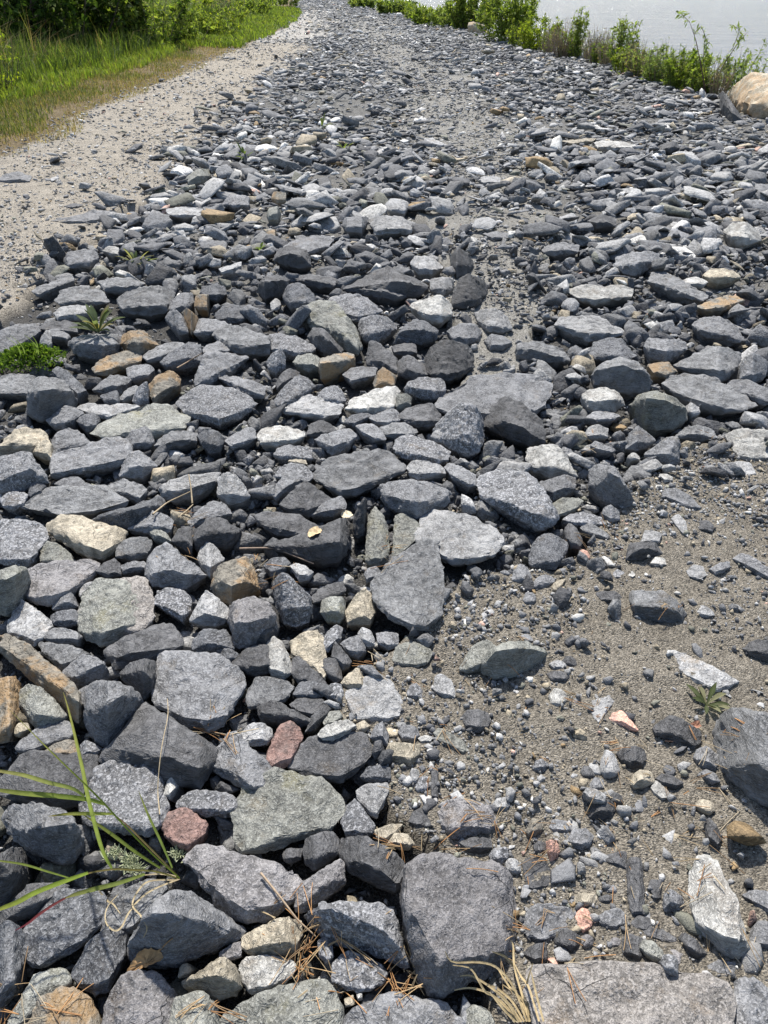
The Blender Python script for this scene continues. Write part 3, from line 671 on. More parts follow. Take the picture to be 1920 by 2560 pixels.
V 14|brown streaked slate standing on edge in the middle|71,88 72,72 73,60 77,54 82,58 85,66 86,78 85,88 80,92 74,91
V 10|pale olive slate standing behind the kite shaped slab|88,90 90,72 90,60 95,58 101,61 106,65 104,74 100,80 94,86
G 45|grey long slab with a dark hollow front above the pale olive slate|80,42 84,38 92,36 104,37 116,40 125,44 124,50 120,54 110,56 104,62 96,59 84,52|81,45 92,48 104,50 114,55 124,46
L 32|chipped white-grey block in the right of the middle pile|98,28 101,24 110,24 120,27 123,32 116,34 106,36 100,33
G 22|grey flat stone between the chipped block and the big granite boulder|122,28 126,25 134,28 142,33 144,40 138,41 128,36
S 30|large blue-white speckled granite boulder right of the middle|144,40 146,33 154,30 164,30 174,31 182,36 188,45 192,53 196,60 193,66 186,69 178,66 168,60 158,52 146,47|147,46 156,48 164,50 172,55 180,58 192,60
L 12|wide pale grey slab behind the kite shaped slab|103,74 106,64 110,56 116,55 124,57 134,59 142,61 150,66 158,73 159,79 154,85 144,89 132,91 122,89 118,78
K 8|big dark grey kite shaped slab tilted up in the centre|75,104 78,98 86,90 98,82 108,75 117,76 119,86 121,98 121,112 120,124 114,130 110,134 100,133 88,126 80,118 76,112
S 42|grey speckled stone with a notch and a dark base in the left of centre|12,112 11,103 16,97 20,97 24,103 30,107 35,112 36,120 34,128 26,131 18,130 14,122|13,114 16,120 24,119 30,118 35,118
V 45|square blue-green stone with a pale face left of the kite slab|42,122 43,114 48,112 56,112 58,116 57,126 54,129 46,128
D 35|dark slate chip behind the square blue-green stone|36,112 42,106 50,103 56,102 58,108 54,112 44,112 38,117
G 35|grey small stone at the left tip of the kite slab|70,97 73,93 78,92 81,96 78,102 72,103
T 25|brown-grey streaked stone between the square stone and the kite slab|58,122 64,112 70,106 76,112 77,122 74,130 60,130
L 40|small grey-white stone beside the twig in the left of centre|22,92 26,90 32,92 37,96 34,101 28,102
B 30|dark stone at the left end of the twig|5,92 10,87 18,86 22,90 18,96 10,99
T 1280 1060
D 40|black tall stone in the upper middle right shade|-18,2 -14,-10 -4,-18 8,-12 18,-3 21,4 21,12 12,14 -6,8
W 35|white streaked layered block beside the blue-white granite boulder|9,22 11,16 20,14 29,14 34,20 38,27 42,34 34,34 26,35 14,31|11,28 20,28 28,27 36,31
G 42|grey loaf shaped stone under the white streaked layered block|18,38 26,36 34,33 41,35 41,43 34,47 27,50 22,46
V 15|thin blue-green flat stone below the grey loaf shaped stone|26,52 33,48 42,48 46,50 42,55 34,59 30,60
S 25|speckled oblong stone pointing right below the thin blue-green stone|33,62 38,58 48,57 57,60 60,65 52,66 42,66
G 50|dark grey pyramid with a lit left face standing in the dust|50,40 50,30 54,27 66,28 70,34 76,44 80,52 72,55 64,52 56,47|51,41 58,39 62,34 67,29 73,42
B 22|smooth blue-grey rounded cobble in the gravel right of the kite slab|11,90 12,82 16,74 22,70 29,73 35,76 36,80 33,88 28,94 20,94 13,93
D 25|dark pointed stone behind the smooth blue-grey cobble|34,68 37,64 42,67 46,76 44,81 38,80 35,74
K 30|striped flake lying right of the dark pointed stone|44,67 50,64 58,68 63,72 62,75 54,73 46,70
G 25|grey rounded-triangle stone above the striped flake|58,58 60,54 64,52 69,56 70,62 64,64
D 60|dark block beneath a small pale stone in the right gravel|74,88 76,78 84,76 93,77 97,84 92,86 84,88
L 20|small pale square stone on top of the dark block in the right gravel|84,76 86,69 92,69 97,71 95,77 90,77
G 25|dark leaf-shaped stone lying flat in the dust|97,46 100,42 106,41 112,45 119,50 122,54 116,55 106,52
L 10|pale thin shard pressed into the dust on the right|103,61 108,58 113,64 113,70 114,73 110,71 106,65
D 25|round dark lump in the pale dust|121,68 122,63 126,62 131,66 131,69 127,70
W 10|big pale grey flat slab on the right edge above the dust|139,8 144,4 152,3 164,5 174,6 174,22 164,20 156,24 147,22 142,15
L 10|pale cracked slab below the big pale slab|141,26 146,24 154,25 158,32 152,34 144,32
G 45|grey ridged stone with a steep right face in the upper right|86,20 92,15 100,9 107,8 109,14 108,26 102,28 96,22
G 35|grey double peaked stone left of the grey ridged stone|74,16 76,6 82,1 88,6 93,11 88,15 80,17
L 32|pale grey flat topped stone in the upper right pile|46,8 50,2 56,0 62,3 62,9 54,10
G 30|wedge stone in the dust below the pale flat topped stone|51,14 54,11 60,13 67,17 64,19 56,18
K 40|brown-grey stone near the right edge beside the big pale slab|106,8 112,2 122,1 130,4 132,9 124,11 114,10
K 40|large grey loaf stone with fine streaks in the right gravel|76,114 77,109 86,108 98,108 106,114 112,123 110,129 102,129 92,127 80,125|77,117 86,119 96,118 104,120 112,125
G 28|dark flat stone on the right edge above the dust|143,87 148,84 156,86 164,92 172,98 170,102 160,98 150,92
G 35|grey wedge stone in the dust near the right edge|128,94 134,90 141,89 141,93 136,97 132,98
L 30|pale egg-like pebble right of the large grey loaf stone|118,120 122,117 128,119 132,124 126,126 120,124
W 25|white pebble beside the pink topped one under the cobble|58,86 60,85 66,90 67,92 62,92
P 35|pale pink topped pebble right of the smooth blue-grey cobble|43,85 45,81 49,82 51,87 46,89
T 30|olive-tan pebble below the smooth blue-grey cobble|26,104 30,101 35,100 33,105 29,109 26,108
G 35|grey pebble left of the olive-tan pebble|13,103 18,98 25,98 28,102 22,106 14,107
G 25|grey rough block at the lower left of the smooth blue-grey cobble|1,96 5,90 9,92 13,99 11,103 5,103 0,101
G 30|small blue-grey round pebble below the olive-tan one|7,114 9,109 14,109 16,114 14,117 9,117
D 35|dark wedge in the gravel left of the large grey loaf stone|54,110 60,108 66,108 72,112 66,117 58,116
G 30|dark lump above the white triangle chip in the right gravel|65,97 68,94 73,96 73,101 67,101
W 20|white triangle chip in the right gravel|75,98 78,95 80,98 78,100
W 30|small white stone right of the dark block in the gravel|90,90 93,86 99,87 100,91 94,92
W 40|white pebble beside the ridged stone in the upper right gravel|75,21 78,18 82,20 83,23 77,24
W 35|white and dark small stone in the upper right gravel|95,33 99,32 104,34 104,37 99,38
L 8|pale diamond chip pressed in the dust|113,95 118,91 124,92 126,98 122,101 115,99
T 0 620
G 30|grey flat slab standing on the sandy track edge beside a tan patch|42,8 44,3 54,1 62,2 64,6 58,12 48,13 44,13
K 30|thin dark slate flake lying on the edge of the sandy track|21,28 28,24 38,20 47,18 48,21 40,25 32,29 25,31
K 25|dark layered plate just behind the largest rosette plant|36,34 40,28 48,25 58,26 66,28 70,35 62,37 50,36 40,37
K 40|dark hollow slab at the back edge of the pile left of centre|64,22 74,19 86,20 94,23 88,27 80,29 69,28
K 35|large dark streaked slab right of the largest rosette plant|76,33 82,28 92,25 104,24 113,29 112,35 106,42 98,44 88,42 80,42
G 30|blue-grey smooth stone left of the bright ochre cube|108,40 112,33 118,29 124,29 126,35 122,40 112,42
O 20|bright ochre cube-like stone in the upper left of the pile|126,38 127,31 131,30 136,31 134,40 129,40
B 35|black speckled stone behind the bright ochre cube-like stone|129,29 133,25 140,23 146,25 147,30 140,34 134,33
G 22|grey egg-shaped stone left of the white and orange one|107,46 110,41 114,40 118,44 121,50 122,55 116,56 112,52
O 20|white stone with an orange face in the upper left of the pile|118,42 121,39 125,42 129,46 127,52 124,56 121,50
B 25|round dark speckled boulder in the upper left of the pile|139,44 144,38 150,36 157,38 161,44 156,48 148,49 141,47
L 42|long pale stone with a black hollow behind the rosette plant|35,42 40,38 50,37 60,38 58,43 50,47 38,47
D 30|black wedge left of the largest rosette plant stem|26,52 32,48 42,47 50,49 50,55 42,56 30,54
G 30|grey rounded stone left beneath the largest rosette plant|29,55 34,52 41,53 45,57 43,60 34,59
G 14|broad grey slab on the left edge by the sandy track|-4,56 4,52 12,50 25,49 26,54 18,60 12,64 6,69 -4,70
G 40|dark stone with a pale top just below the largest rosette plant|45,62 50,58 60,57 72,56 79,57 78,64 74,70 66,73 56,71 48,68|46,62 56,62 66,63 77,62
O 55|olive-brown block with an orange edge right of the largest rosette plant|78,62 80,56 86,54 93,54 98,59 103,63 96,66 90,70 84,69
O 35|long ochre yellow stone in the left part of the pile|60,79 63,74 72,70 80,67 86,66 91,68 91,74 84,76 78,79 70,83 62,82
K 28|dark streaked stone right behind the long ochre yellow stone|92,70 98,66 106,62 116,61 120,63 112,69 104,73 96,74
B 40|black blue block right of the dark streaked stone|104,74 112,67 122,61 130,62 131,68 130,76 120,78 108,78
G 28|grey smooth slab with a point right above the speckled granite slab|126,88 128,80 132,69 142,67 152,69 161,71 154,75 148,78 142,83 136,89 128,90
G 28|grey domed stone at the right above the smooth pointed slab|126,52 130,46 138,46 146,48 150,52 142,56 134,57 127,56
K 38|long grey stone with a dark notch right of the grey domed stone|138,56 144,50 152,50 162,54 172,57 176,62 174,68 164,69 152,68 146,64|142,62 150,62 160,63 170,62
G 25|grey mid stone in a hollow below the domed one|130,68 134,63 142,60 150,66 146,68 136,69
G 25|grey flat topped stone under the long ochre yellow stone|82,78 88,76 96,75 100,79 96,84 86,86 83,84
G 40|grey slab with a notched front left of the rust patched stone|60,92 66,87 72,82 80,83 85,85 82,90 76,94 66,94
O 25|grey stone with a rust patch on its top in the left pile|96,90 102,83 110,79 117,84 116,90 108,95 100,100 97,96
B 45|small square-topped pale block under the notched grey slab|65,96 70,94 76,92 78,99 76,102 68,101
S 20|dark speckled stone left of the rust patched one|86,96 90,90 95,86 97,94 96,100 90,102 86,100
B 35|dark slanting stone right of the moss and the blocky boulder|34,80 38,77 44,80 50,86 56,92 50,98 44,94 38,86
K 62|big blocky layered dark boulder on the left with a flat top|18,108 19,96 19,88 24,84 34,84 41,86 46,92 50,100 44,106 36,110 26,112|19,94 26,93 34,92 43,93
K 18|dark slab on the left edge beneath the green moss|-4,94 -3,84 6,82 18,82 24,84 19,90 18,96 8,94
S 20|large speckled salt-and-pepper granite slab in the left centre|115,101 118,96 124,92 130,89 138,91 148,90 156,94 162,98 166,101 160,106 150,112 142,115 130,112 120,108
G 40|white-topped grey stone at the right above the speckled granite slab|141,84 146,82 154,84 164,86 172,90 170,97 162,97 152,91
V 18|long olive slab with yellow edges under the speckled granite slab|58,120 68,113 78,107 88,103 98,101 106,101 114,106 122,110 120,117 108,120 96,122 84,122 70,124
L 30|pale flat slab above the long olive slab|50,104 58,101 68,103 80,101 90,103 80,108 70,112 64,108
G 32|grey blocky stone right of the big blocky layered boulder|30,112 36,106 42,102 50,104 54,107 48,114 42,118 36,117
B 32|black block at the left end of the long olive slab|49,112 54,108 62,107 65,111 62,117 56,119
K 40|layered striped stone right of the small pale block|77,98 82,92 88,89 92,92 86,98 80,100
T 640 620
D 65|big dark boulder at the top of the pile left of centre|12,8 14,1 22,-1 32,1 35,7 36,12 28,13 18,11
D 55|dark blue boulder with a lit top on the left of the pile|1,28 3,21 8,18 16,18 22,21 20,27 14,31 6,33|4,22 10,22 16,21 22,22
B 30|round blue-grey boulder right of the dark blue boulder|17,32 20,25 27,22 33,25 38,31 39,37 32,40 22,39
D 50|olive-dark flat stone with a shaded front behind the round boulder|25,20 32,17 42,18 52,20 51,25 42,26 30,23
D 55|long dark ridge stone with peaked top in the middle distance|56,27 66,22 78,15 86,13 96,18 104,22 111,25 108,30 96,32 88,32 74,29|60,26 72,23 84,22 96,22 108,25
D 45|dark low stone below the left end of the ridge stone|58,26 68,23 82,22 92,24 98,31 92,34 78,32 66,29
V 40|massive brown-olive boulder sloping down in the middle of the pile|27,40 34,38 44,34 52,36 58,42 62,48 66,54 68,62 66,69 58,66 50,58 42,52 34,46 28,46
S 22|grey yellowish granite boulder on top of the massive sloping one|47,35 54,31 66,30 72,33 78,38 81,41 74,45 66,48 58,46 52,41
S 35|rough dark granite boulder right below the yellowish one|66,52 68,46 76,44 84,44 89,49 91,52 84,58 76,62 70,60
W 28|pale cracked boulder in the middle right of the pile|100,38 104,35 112,33 118,31 124,34 127,38 126,44 120,48 112,47 106,43
D 22|tall rounded dark boulder right of the pale cracked boulder|127,38 128,28 132,20 138,17 146,20 150,25 148,32 142,38 134,39
L 35|flat faced grey block left of the tall rounded dark boulder|113,28 113,20 120,19 128,20 127,28 122,31 116,29
L 30|white-grey stone on the top right of the pile|100,10 103,6 110,5 118,9 121,13 114,17 106,17 102,13
D 40|dark pointed stone pair at the top right of the pile|126,6 131,0 137,3 141,10 138,16 130,19 127,15
S 22|wide salt-grey granite stone on the left with a pale dusty top|6,58 14,55 24,57 32,60 39,64 36,68 26,70 14,68 8,66
S 30|blue-grey speckled stone below the wide salt-grey one|7,74 10,69 16,65 19,70 19,78 13,81 8,79
V 40|olive flat stone left of the orange-topped square block|24,74 27,70 36,68 42,72 41,79 34,80 28,78
O 55|orange-topped square olive block in the middle of the pile|41,78 42,72 50,69 58,68 63,69 64,76 56,81 48,84 42,85|42,75 50,74 58,73 64,71
D 70|black block under a pale cap right of the wide salt-grey granite stone|34,58 37,52 43,52 48,57 56,66 55,70 46,69 38,64
D 30|dark angular stone leaning right above the brown wedge|72,76 72,66 74,60 78,60 84,66 90,70 92,74 91,81 84,79 78,77
O 30|orange-brown wedge stone in the middle of the pile|76,88 79,80 82,77 86,80 91,83 89,91 82,91 77,91
G 25|grey stone left of the orange-brown wedge stone|56,82 62,78 72,77 78,78 77,83 70,86 62,88
B 50|dark stone with a cream cap in the middle right of the pile|89,62 93,54 99,48 104,46 112,49 118,54 116,59 108,62 98,63|93,55 100,53 108,53 116,55
D 18|large fluted dark grey boulder in the middle right|110,80 110,70 114,64 120,60 128,60 136,63 141,70 139,78 132,84 124,86 114,84
D 40|blue-grey angular stone left of the large fluted boulder|92,82 92,74 98,69 104,73 110,77 111,82 104,86 96,84
S 48|dark granite block in shade below the blue-grey angular stone|96,92 98,87 106,84 114,84 122,85 122,95 116,98 106,97 98,95|97,89 108,92 122,93
W 28|wide white-grey slab left of the small blue-green cube|58,104 62,98 70,95 78,91 88,90 93,93 91,100 88,106 78,108 68,107
V 40|small blue-green cube stone beside the wide white-grey slab|90,100 92,95 97,94 101,97 100,103 95,105 91,105
S 28|dark grey cobble left below the orange-topped square block|40,96 44,91 51,89 56,93 58,99 54,102 46,101
S 28|long grey granite cobble leaning left in the pile|12,99 17,92 23,86 28,82 34,85 38,90 34,94 28,98 22,103 14,103
D 40|black and grey block left edge of the long granite cobble|13,88 16,82 22,78 28,81 26,86 20,90 14,92
L 15|pale grey slab lying under the dark grey cobble|18,106 26,99 34,94 42,98 46,103 56,102 54,108 44,110 32,109
B 35|dark stone below the wide white-grey slab|57,113 62,108 70,107 76,108 70,112 64,116
G 28|grey flat stone below the small blue-green cube|73,110 80,107 88,104 92,106 93,112 86,116 78,114
D 30|pair of slate-grey angular stones right of the small blue-green cube|92,110 97,104 106,102 114,100 119,107 119,113 112,116 104,116
G 18|wide grey granite slab on the far side of the black tall stone|117,103 121,95 130,92 138,86 146,82 160,82 174,82 182,84 190,88 190,96 186,103 180,108 166,111 150,112 138,110 126,108
G 35|small grey stone at the far right of the middle pile|148,60 153,56 160,57 166,61 160,66 152,66
L 25|pale grey rough stone on the top right of the middle pile|142,42 148,40 155,39 162,44 166,52 160,55 150,54 144,48
G 30|grey angular stone under the pale rough stone|124,54 132,49 142,49 146,54 144,60 136,63 128,60
D 40|dark layered stone with a white top left of the fluted boulder|88,64 96,62 103,62 104,68 98,70 90,69
T 1280 620
W 22|flat pale slab among the stones at the right top of the road|36,28 44,25 56,24 70,24 78,26 77,32 66,34 54,36 44,34
G 50|large grey boulder with a black front at the top right|66,12 68,6 76,4 86,2 94,4 95,8 90,13 80,18 72,16
K 28|grey sloping stone right of the flat pale slab|89,22 91,16 98,15 106,19 116,24 127,31 124,35 114,33 104,28 96,26
T 40|rounded tan boulder at the top right|124,18 128,14 136,13 144,15 148,19 142,22 134,23 128,21
W 35|white-cream stone left of the rounded tan boulder|110,22 114,19 122,19 127,22 124,25 116,25
O 28|tan-orange flat stone at the right|120,38 128,34 138,31 146,31 150,34 142,38 136,41 126,41
L 45|long pale slab with a black front right of the middle|28,50 32,45 44,44 56,45 64,50 72,54 70,57 60,58 50,60 42,57 34,54|31,50 42,53 54,56 70,55
K 50|dark low slab with a grey top on the left of the right group|2,66 5,62 14,61 26,63 34,67 37,73 28,74 14,73 4,71|4,65 14,66 26,70 36,71
G 30|grey fine streaked boulder on the right|117,50 122,46 132,45 142,48 148,54 150,60 144,61 132,57 124,56
G 35|grey block in the right group with a layered front|86,64 89,59 100,59 112,61 113,66 108,70 100,74 90,71|87,64 98,67 112,66
B 25|bluish dark boulder left of the grey layered block|50,69 54,61 62,58 70,59 76,65 80,70 74,74 64,72 54,72
K 60|big brown-grey boulder with a shaded face in the right middle|52,84 56,77 64,72 72,71 80,74 86,80 90,87 88,93 78,94 64,92 54,88|54,80 62,78 72,76 80,79
O 22|salmon-tan stone behind the broad striped slab on the right|88,76 94,74 101,74 107,80 100,84 92,82
K 35|pale streaked boulder with a white vein on the right|106,76 114,71 124,66 134,64 142,66 148,69 146,78 140,84 134,87 126,82 114,80
K 18|broad striped grey slab in the right middle|98,88 102,82 112,82 124,82 136,87 144,92 152,97 157,102 150,106 138,107 126,104 116,100 108,96
W 48|white-topped stone with a shaded front in the right middle|45,96 50,92 58,90 66,92 71,97 72,102 66,106 56,106 50,104|49,99 58,99 66,98 72,99
V 48|brown-olive boulder with a grey rim on the right|76,102 82,96 92,93 100,96 108,100 113,105 112,113 104,117 94,118 87,116 84,108|80,101 88,97 98,98 108,103
G 30|grey stone on the far right with a shadowed foot|147,80 150,72 155,68 161,70 166,75 164,84 156,88 148,86
G 30|dark grey stone at the right edge below the striped slab|136,90 144,86 152,85 160,88 168,93 172,99 164,102 154,97
L 30|small white stone below the right end of the striped slab|112,103 116,100 121,103 122,107 117,109 113,107
G 25|grey flat stone below the white-topped stone|47,110 54,106 64,106 70,109 64,112 54,113
T 0 250 0.1659
L 30|pale flat slab in the dark rubble right of the sandy track|69,45 76,44.5 84.5,45.5 84,48 76,49 70,47.8
G 25|long grey slab jutting from the rubble onto the sandy track|21,50 33,47.5 40,46 48,46 47,49 39,51 28,51.2
V 50|olive pointed stone in the rubble below the leafy sprout|77,33 82,28.5 87,29 87,32 83,34.5 78.5,35
S 20|light speckled round cobble in the rubble right of the pale flat slab|92.5,43 95,40 100,39 103.5,40.5 103,44 97,44.5
G 40|grey flat topped block at the top middle of the pile, left one of two|142,52 143,49 152,48.5 152.5,51 150,55 144,54.5
L 30|light grey wide block at the top middle of the pile, right one of two|153,50 157,48 166,48.5 172,51 170,55 156,56
L 25|light rounded stone above the two flat topped blocks|159,44 162,40.8 166,41 170,43 168,47 161,46.5
O 35|small ochre stone low in the upper middle rubble|110,55.5 111,53.5 114.5,54 114,57.5 110.5,57
O 30|rust bottomed grey stone in the upper middle rubble|112.5,41 113.5,38 118.5,38.5 118.5,41.5 115,42.5
V 45|brown-olive stone just below the rust bottomed grey one|110.5,48 111.5,45 115,44 116.5,47 115,49.5 111.5,49.5
G 35|blue-grey stone lying alone on the left of the sandy track|-2,33.5 2,31 8,29.8 13,32 12,34 4,34.5
G 18|big grey slab left of the big dark boulder at the top of the pile|118,61 123,58 133,56 138,58 136,61 128,64 122,64
L 45|bluish white flat stone right of the pale green rosette|91,70 95,69 100,67 100,69 96,71.5 92,72
W 25|bright white stone just left of the pale green rosette|42.5,62.5 45,60.5 49,61 49.5,64 46,64.5
D 30|dark flat stone alone on the sand beside the jutting slab|26.5,44 30,43 34.5,43.2 34,44 30,45.2
G 30|grey stone in the rubble above the tiny bright green seedling|83,59 87,58 94,59 93.5,62.5 88,63 83.5,61.5
T 960 0 0.1728
W 35|long pale slab in the right rubble in front of dark jagged stones|91,61.5 100,60.8 108.5,62.5 108,63.8 100,65 92.5,64
L 35|cream flat stone in the right wheel track|17,60 21,59.8 27,62.5 24,63.5 18.5,62.5
W 35|large white rock on the far right of the rubble|147,100 150,97 156,96 162,100 162.5,104 156,106 150,104
T 30|long tan flat stone behind the long pale slab|77,61 85,60 91.5,59.8 90,61.2 82,62.5
T 25|tan chip like leaf shaped stone on the right wheel track|51,78 56,76 60,77 58,79 53,79.5
L 25|pale stone left of the tan leaf shaped one|40,77.5 44,76 50,76.5 50,79 43,79.5
D 45|dark block standing in the right rubble behind the pale stones|120,62.5 125,61 128,64 124,65.5 120,65
D 45|dark humped stone in the right rubble left of the large white rock|88,95.5 94,92.5 100,94.5 100,98 92,98.5
G 30|grey flat stone low in the right wheel track|43,101 48,100 54.5,101 54,103 47,103.5
G 40|grey flat stone at the lower end of the right wheel track|68,107 76,104.5 84,106 84,109 74,110.5 69,109.5
T 1280 0 0.2592
Q 50|big tan boulder on the right frame edge below the green bush|140,61 150,52 157,48 170,49 190,50 190,80 170,78 155,75 147,72 143,66|142,65 150,66 160,70 170,68 190,66
D 50|dark tilted rock slab leaning before the tan boulder|133,62 137,59.5 141,65 146,73 150,78 143,78.5 137,74
"""
# ------------------------------------------------------------------ the larger stones, one object each
# colour, share of the outline that is the front face | label | outline, [| front edge of the top]; tenths of the tile's pixels
HEADS = {'pebble': ('pebble', 'pebble'), 'slab': ('flat_stone', 'flat stone'), 'slate': ('flat_stone', 'flat stone'), 'plate': ('flat_stone', 'flat stone'),
         'boulder': ('boulder', 'boulder'), 'block': ('boulder', 'boulder'), 'flake': ('stone_flake', 'flake'), 'shard': ('stone_flake', 'flake'), 'chip': ('stone_flake', 'flake'),
         'cobble': ('cobble', 'cobble'), 'rock': ('rock', 'rock'), 'stone': ('stone', 'stone'), 'wedge': ('stone', 'stone'), 'lump': ('stone', 'stone'), 'pyramid': ('stone', 'stone')}
BASE_Z = {'black and white spotted pebble lying': 0.03, 'large flat grey-brown slab': 0.022, 'flat grey slab filling': 0.006, 'large pale spindle': 0.004, 'tiny pale blue pebble': 0.012, 'tiny pink pebble at the upper': 0.01, 'whitish stone on top': 0.03,
          'small pale square stone on top': 0.01, 'big tan boulder': -0.02, 'dark tilted rock slab': -0.01, 'green and tan pebble leaning': 0.015, 'big dark grey kite': 0.02, 'cream white stone perched': 0.02}
TS = 2.592

def parse():
    out, x0, y0, ts = [], 0, 0, TS / 10
    for ln in STONES.strip().splitlines():
        if '|' not in ln:
            h = [float(a) for a in ln.split()[1:]]
            x0, y0 = h[:2]
            ts = h[2] if len(h) > 2 else TS / 10
            continue
        p = ln.split('|')
        pts = lambda s: [(x0 + float(a.split(',')[0]) / ts, y0 + float(a.split(',')[1]) / ts) for a in s.split()]
        k, f = p[0].split()
        out.append((k, float(f) / 100, p[1], pts(p[2]), pts(p[3]) if len(p) > 3 else None))
    return out
TRACED = parse()

OCC = np.zeros((640, 480), bool)                # which parts of the ground the traced stones take
for k, f, lab, poly, rd in TRACED:
    a = np.array(poly) / 4
    x0, y0 = np.maximum(np.floor(a.min(0)).astype(int), 0)
    x1, y1 = np.minimum(np.ceil(a.max(0)).astype(int), (479, 639))
    if x1 <= x0 or y1 <= y0:
        continue
    gx_, gy_ = np.meshgrid(np.arange(x0, x1 + 1), np.arange(y0, y1 + 1))
    OCC[y0:y1 + 1, x0:x1 + 1] |= inpoly(gx_ + 0.5, gy_ + 0.5, a)

def densify(poly, n):
    a = np.array(poly + [poly[0]])
    d = np.hypot(*np.diff(a, axis=0).T)
    step = d.sum() / n
    out = []
    for i in range(len(poly)):
        m = max(1, int(round(d[i] / step)))
        for j in range(m):
            out.append(a[i] + (a[i + 1] - a[i]) * j / m)
    return np.array(out)

def col_span(poly, x):
    ys = []
    n = len(poly)
    for i in range(n):
        (xa, ya), (xb, yb) = poly[i], poly[(i + 1) % n]
        if (xa - x) * (xb - x) <= 0 and xa != xb:
            ys.append(ya + (yb - ya) * (x - xa) / (xb - xa))
    return (min(ys), max(ys)) if ys else None

HULLS_V, HULLS_F = [], []
def build_stone(kind, f, label, poly, ridge, idx):
    rnd = random.Random(idx * 13 + 5)
    a = np.array(poly)
    xmin, ymin = a.min(0); xmax, ymax = a.max(0)
    Wd, Hh = xmax - xmin, ymax - ymin
    cx, cyy = a[:, 0].mean(), a[:, 1].mean()
    zb = 0.0
    for key, v in BASE_Z.items():
        if label.startswith(key):
            zb = v
    P0 = at_z(cx, ymax, zb)
    dist = math.hypot(P0[1], CAM_H)
    mpp = (P0[1] * CT + (CAM_H - zb) * ST) / FPX           # metres per pixel at the stone
    wm = Wd * mpp
    yb = at_z(cx, ymax - 0.15 * Hh, zb)[1]
    if ridge:
        r = np.array(ridge)
        r = r[np.argsort(r[:, 0])]
    pts, lower, upper, tops = [], [], [], []
    ring = densify(poly, 12)
    # height of the top from the visible front face
    fl = max(f, 0.08)
    base_mid = at_z(cx, ymax, zb)
    lean = 0.25
    fpix = fl * Hh
    q = ray(cx, ymax - fpix)
    # plane through base_mid leaning back: (y - by) = lean * (z - zb)
    # solve y = by + lean (z - zb), ray: y = s q1, z = H + s q2
    s = (base_mid[1] + lean * (CAM_H - zb)) / (q[1] - lean * q[2])
    h = CAM_H + s * q[2] - zb
    h = min(max(h, 0.012), 0.85 * wm + 0.01)
    maxdep = 0.8 * max(wm, 0.5 * Hh * mpp) * (4.0 if cyy > 1300 and f < 0.42 else 1.0)
    for (x, y) in ring:
        sp = col_span(poly, x)
        if not sp:
            continue
        yu, yl = sp
        hh = yl - yu
        u = (x - xmin) / max(Wd, 1)
        wgt = min(1.0, 0.35 + 2.2 * min(u, 1 - u))
        if ridge:
            yr = np.interp(x, r[:, 0], r[:, 1])
            yr = min(max(yr, yu), yl)
        else:
            yr = yl - max(fl * hh, fpix * 0.35) * wgt
            yr = max(yr, yu)
        b = at_z(x, yl, zb)
        qr = ray(x, yr)
        s = (b[1] + lean * (CAM_H - zb)) / (qr[1] - lean * qr[2])
        rp = np.array((0, 0, CAM_H)) + s * qr
        if rp[2] - zb > 1.4 * h + 0.01:
            rp = at_z(x, yr, zb + 1.4 * h)
        up = at_z(x, yu, max(rp[2] * 0.92, zb + 0.004))
        if up[1] - rp[1] > maxdep:
            up = at_y(x, yu, rp[1] + maxdep)
        lower.append(b); tops.append(rp); upper.append(up)
    L_, T_, U_ = np.array(lower), np.array(tops), np.array(upper)
    c = (L_.mean(0) + U_.mean(0)) / 2
    low = L_.copy(); low[:, 2] = zb - 0.05 - 0.02 * rnd.random()
    low[:, :2] = c[:2] + (low[:, :2] - c[:2]) * 0.72
    low[:, 1] += 0.03
    bk = U_.copy(); bk[:, 1] += 0.01; bk[:, 2] = np.minimum(bk[:, 2] - 0.01, zb - 0.01)
    bk[:, :2] = c[:2] + (bk[:, :2] - c[:2]) * 0.9
    allp = np.concatenate([L_, T_, U_, low, bk])
    cen = allp.mean(0); cen[2] = zb
    bm = bmesh.new()
    for p in allp:
        bm.verts.new(Vector(p - cen))
    res = bmesh.ops.convex_hull(bm, input=bm.verts[:])
    junk = [e for e in res["geom_interior"] + res["geom_unused"] if isinstance(e, bmesh.types.BMVert)]
    bmesh.ops.delete(bm, geom=list(set(junk)), context='VERTS')
    for v in bm.verts:
        v.co.x *= 1.045; v.co.y *= 1.03; v.co.z *= 1.03
    bmesh.ops.remove_doubles(bm, verts=bm.verts[:], dist=0.01 * wm)
    bmesh.ops.triangulate(bm, faces=bm.faces[:])
    bm.verts.ensure_lookup_table(); bm.verts.index_update()
    o0 = sum(len(x) for x in HULLS_V)
    HULLS_V.append([Vector(cen) + v.co for v in bm.verts])
    HULLS_F.append([[v.index + o0 for v in fc.verts] for fc in bm.faces])
    size = max(wm, 0.7 * Hh * mpp)
    tl = max(size / 20, dist * 0.0030)
    for _ in range(5):
        es = [e for e in bm.edges if e.calc_length() > tl * 1.5]
        if not es or len(bm.verts) > 3500:
            break
        bmesh.ops.subdivide_edges(bm, edges=es, cuts=1)
        bmesh.ops.triangulate(bm, faces=[fc for fc in bm.faces if len(fc.verts) > 3])
    it = 1 + (2 if ('pebble' in label or 'round' in label or 'smooth' in label) and 'rounded-' not in label else 0)
    for _ in range(it):
        bmesh.ops.smooth_vert(bm, verts=bm.verts[:], factor=0.28, use_axis_x=True, use_axis_y=True, use_axis_z=True)
    bm.normal_update()
    off = Vector((rnd.random() * 50, rnd.random() * 50, rnd.random() * 50))
    lay = 1.0 if kind in 'KDW' else 0.35
    dv = []
    tilt = Vector((rnd.uniform(-.3, .3), rnd.uniform(-.3, .3), 1))
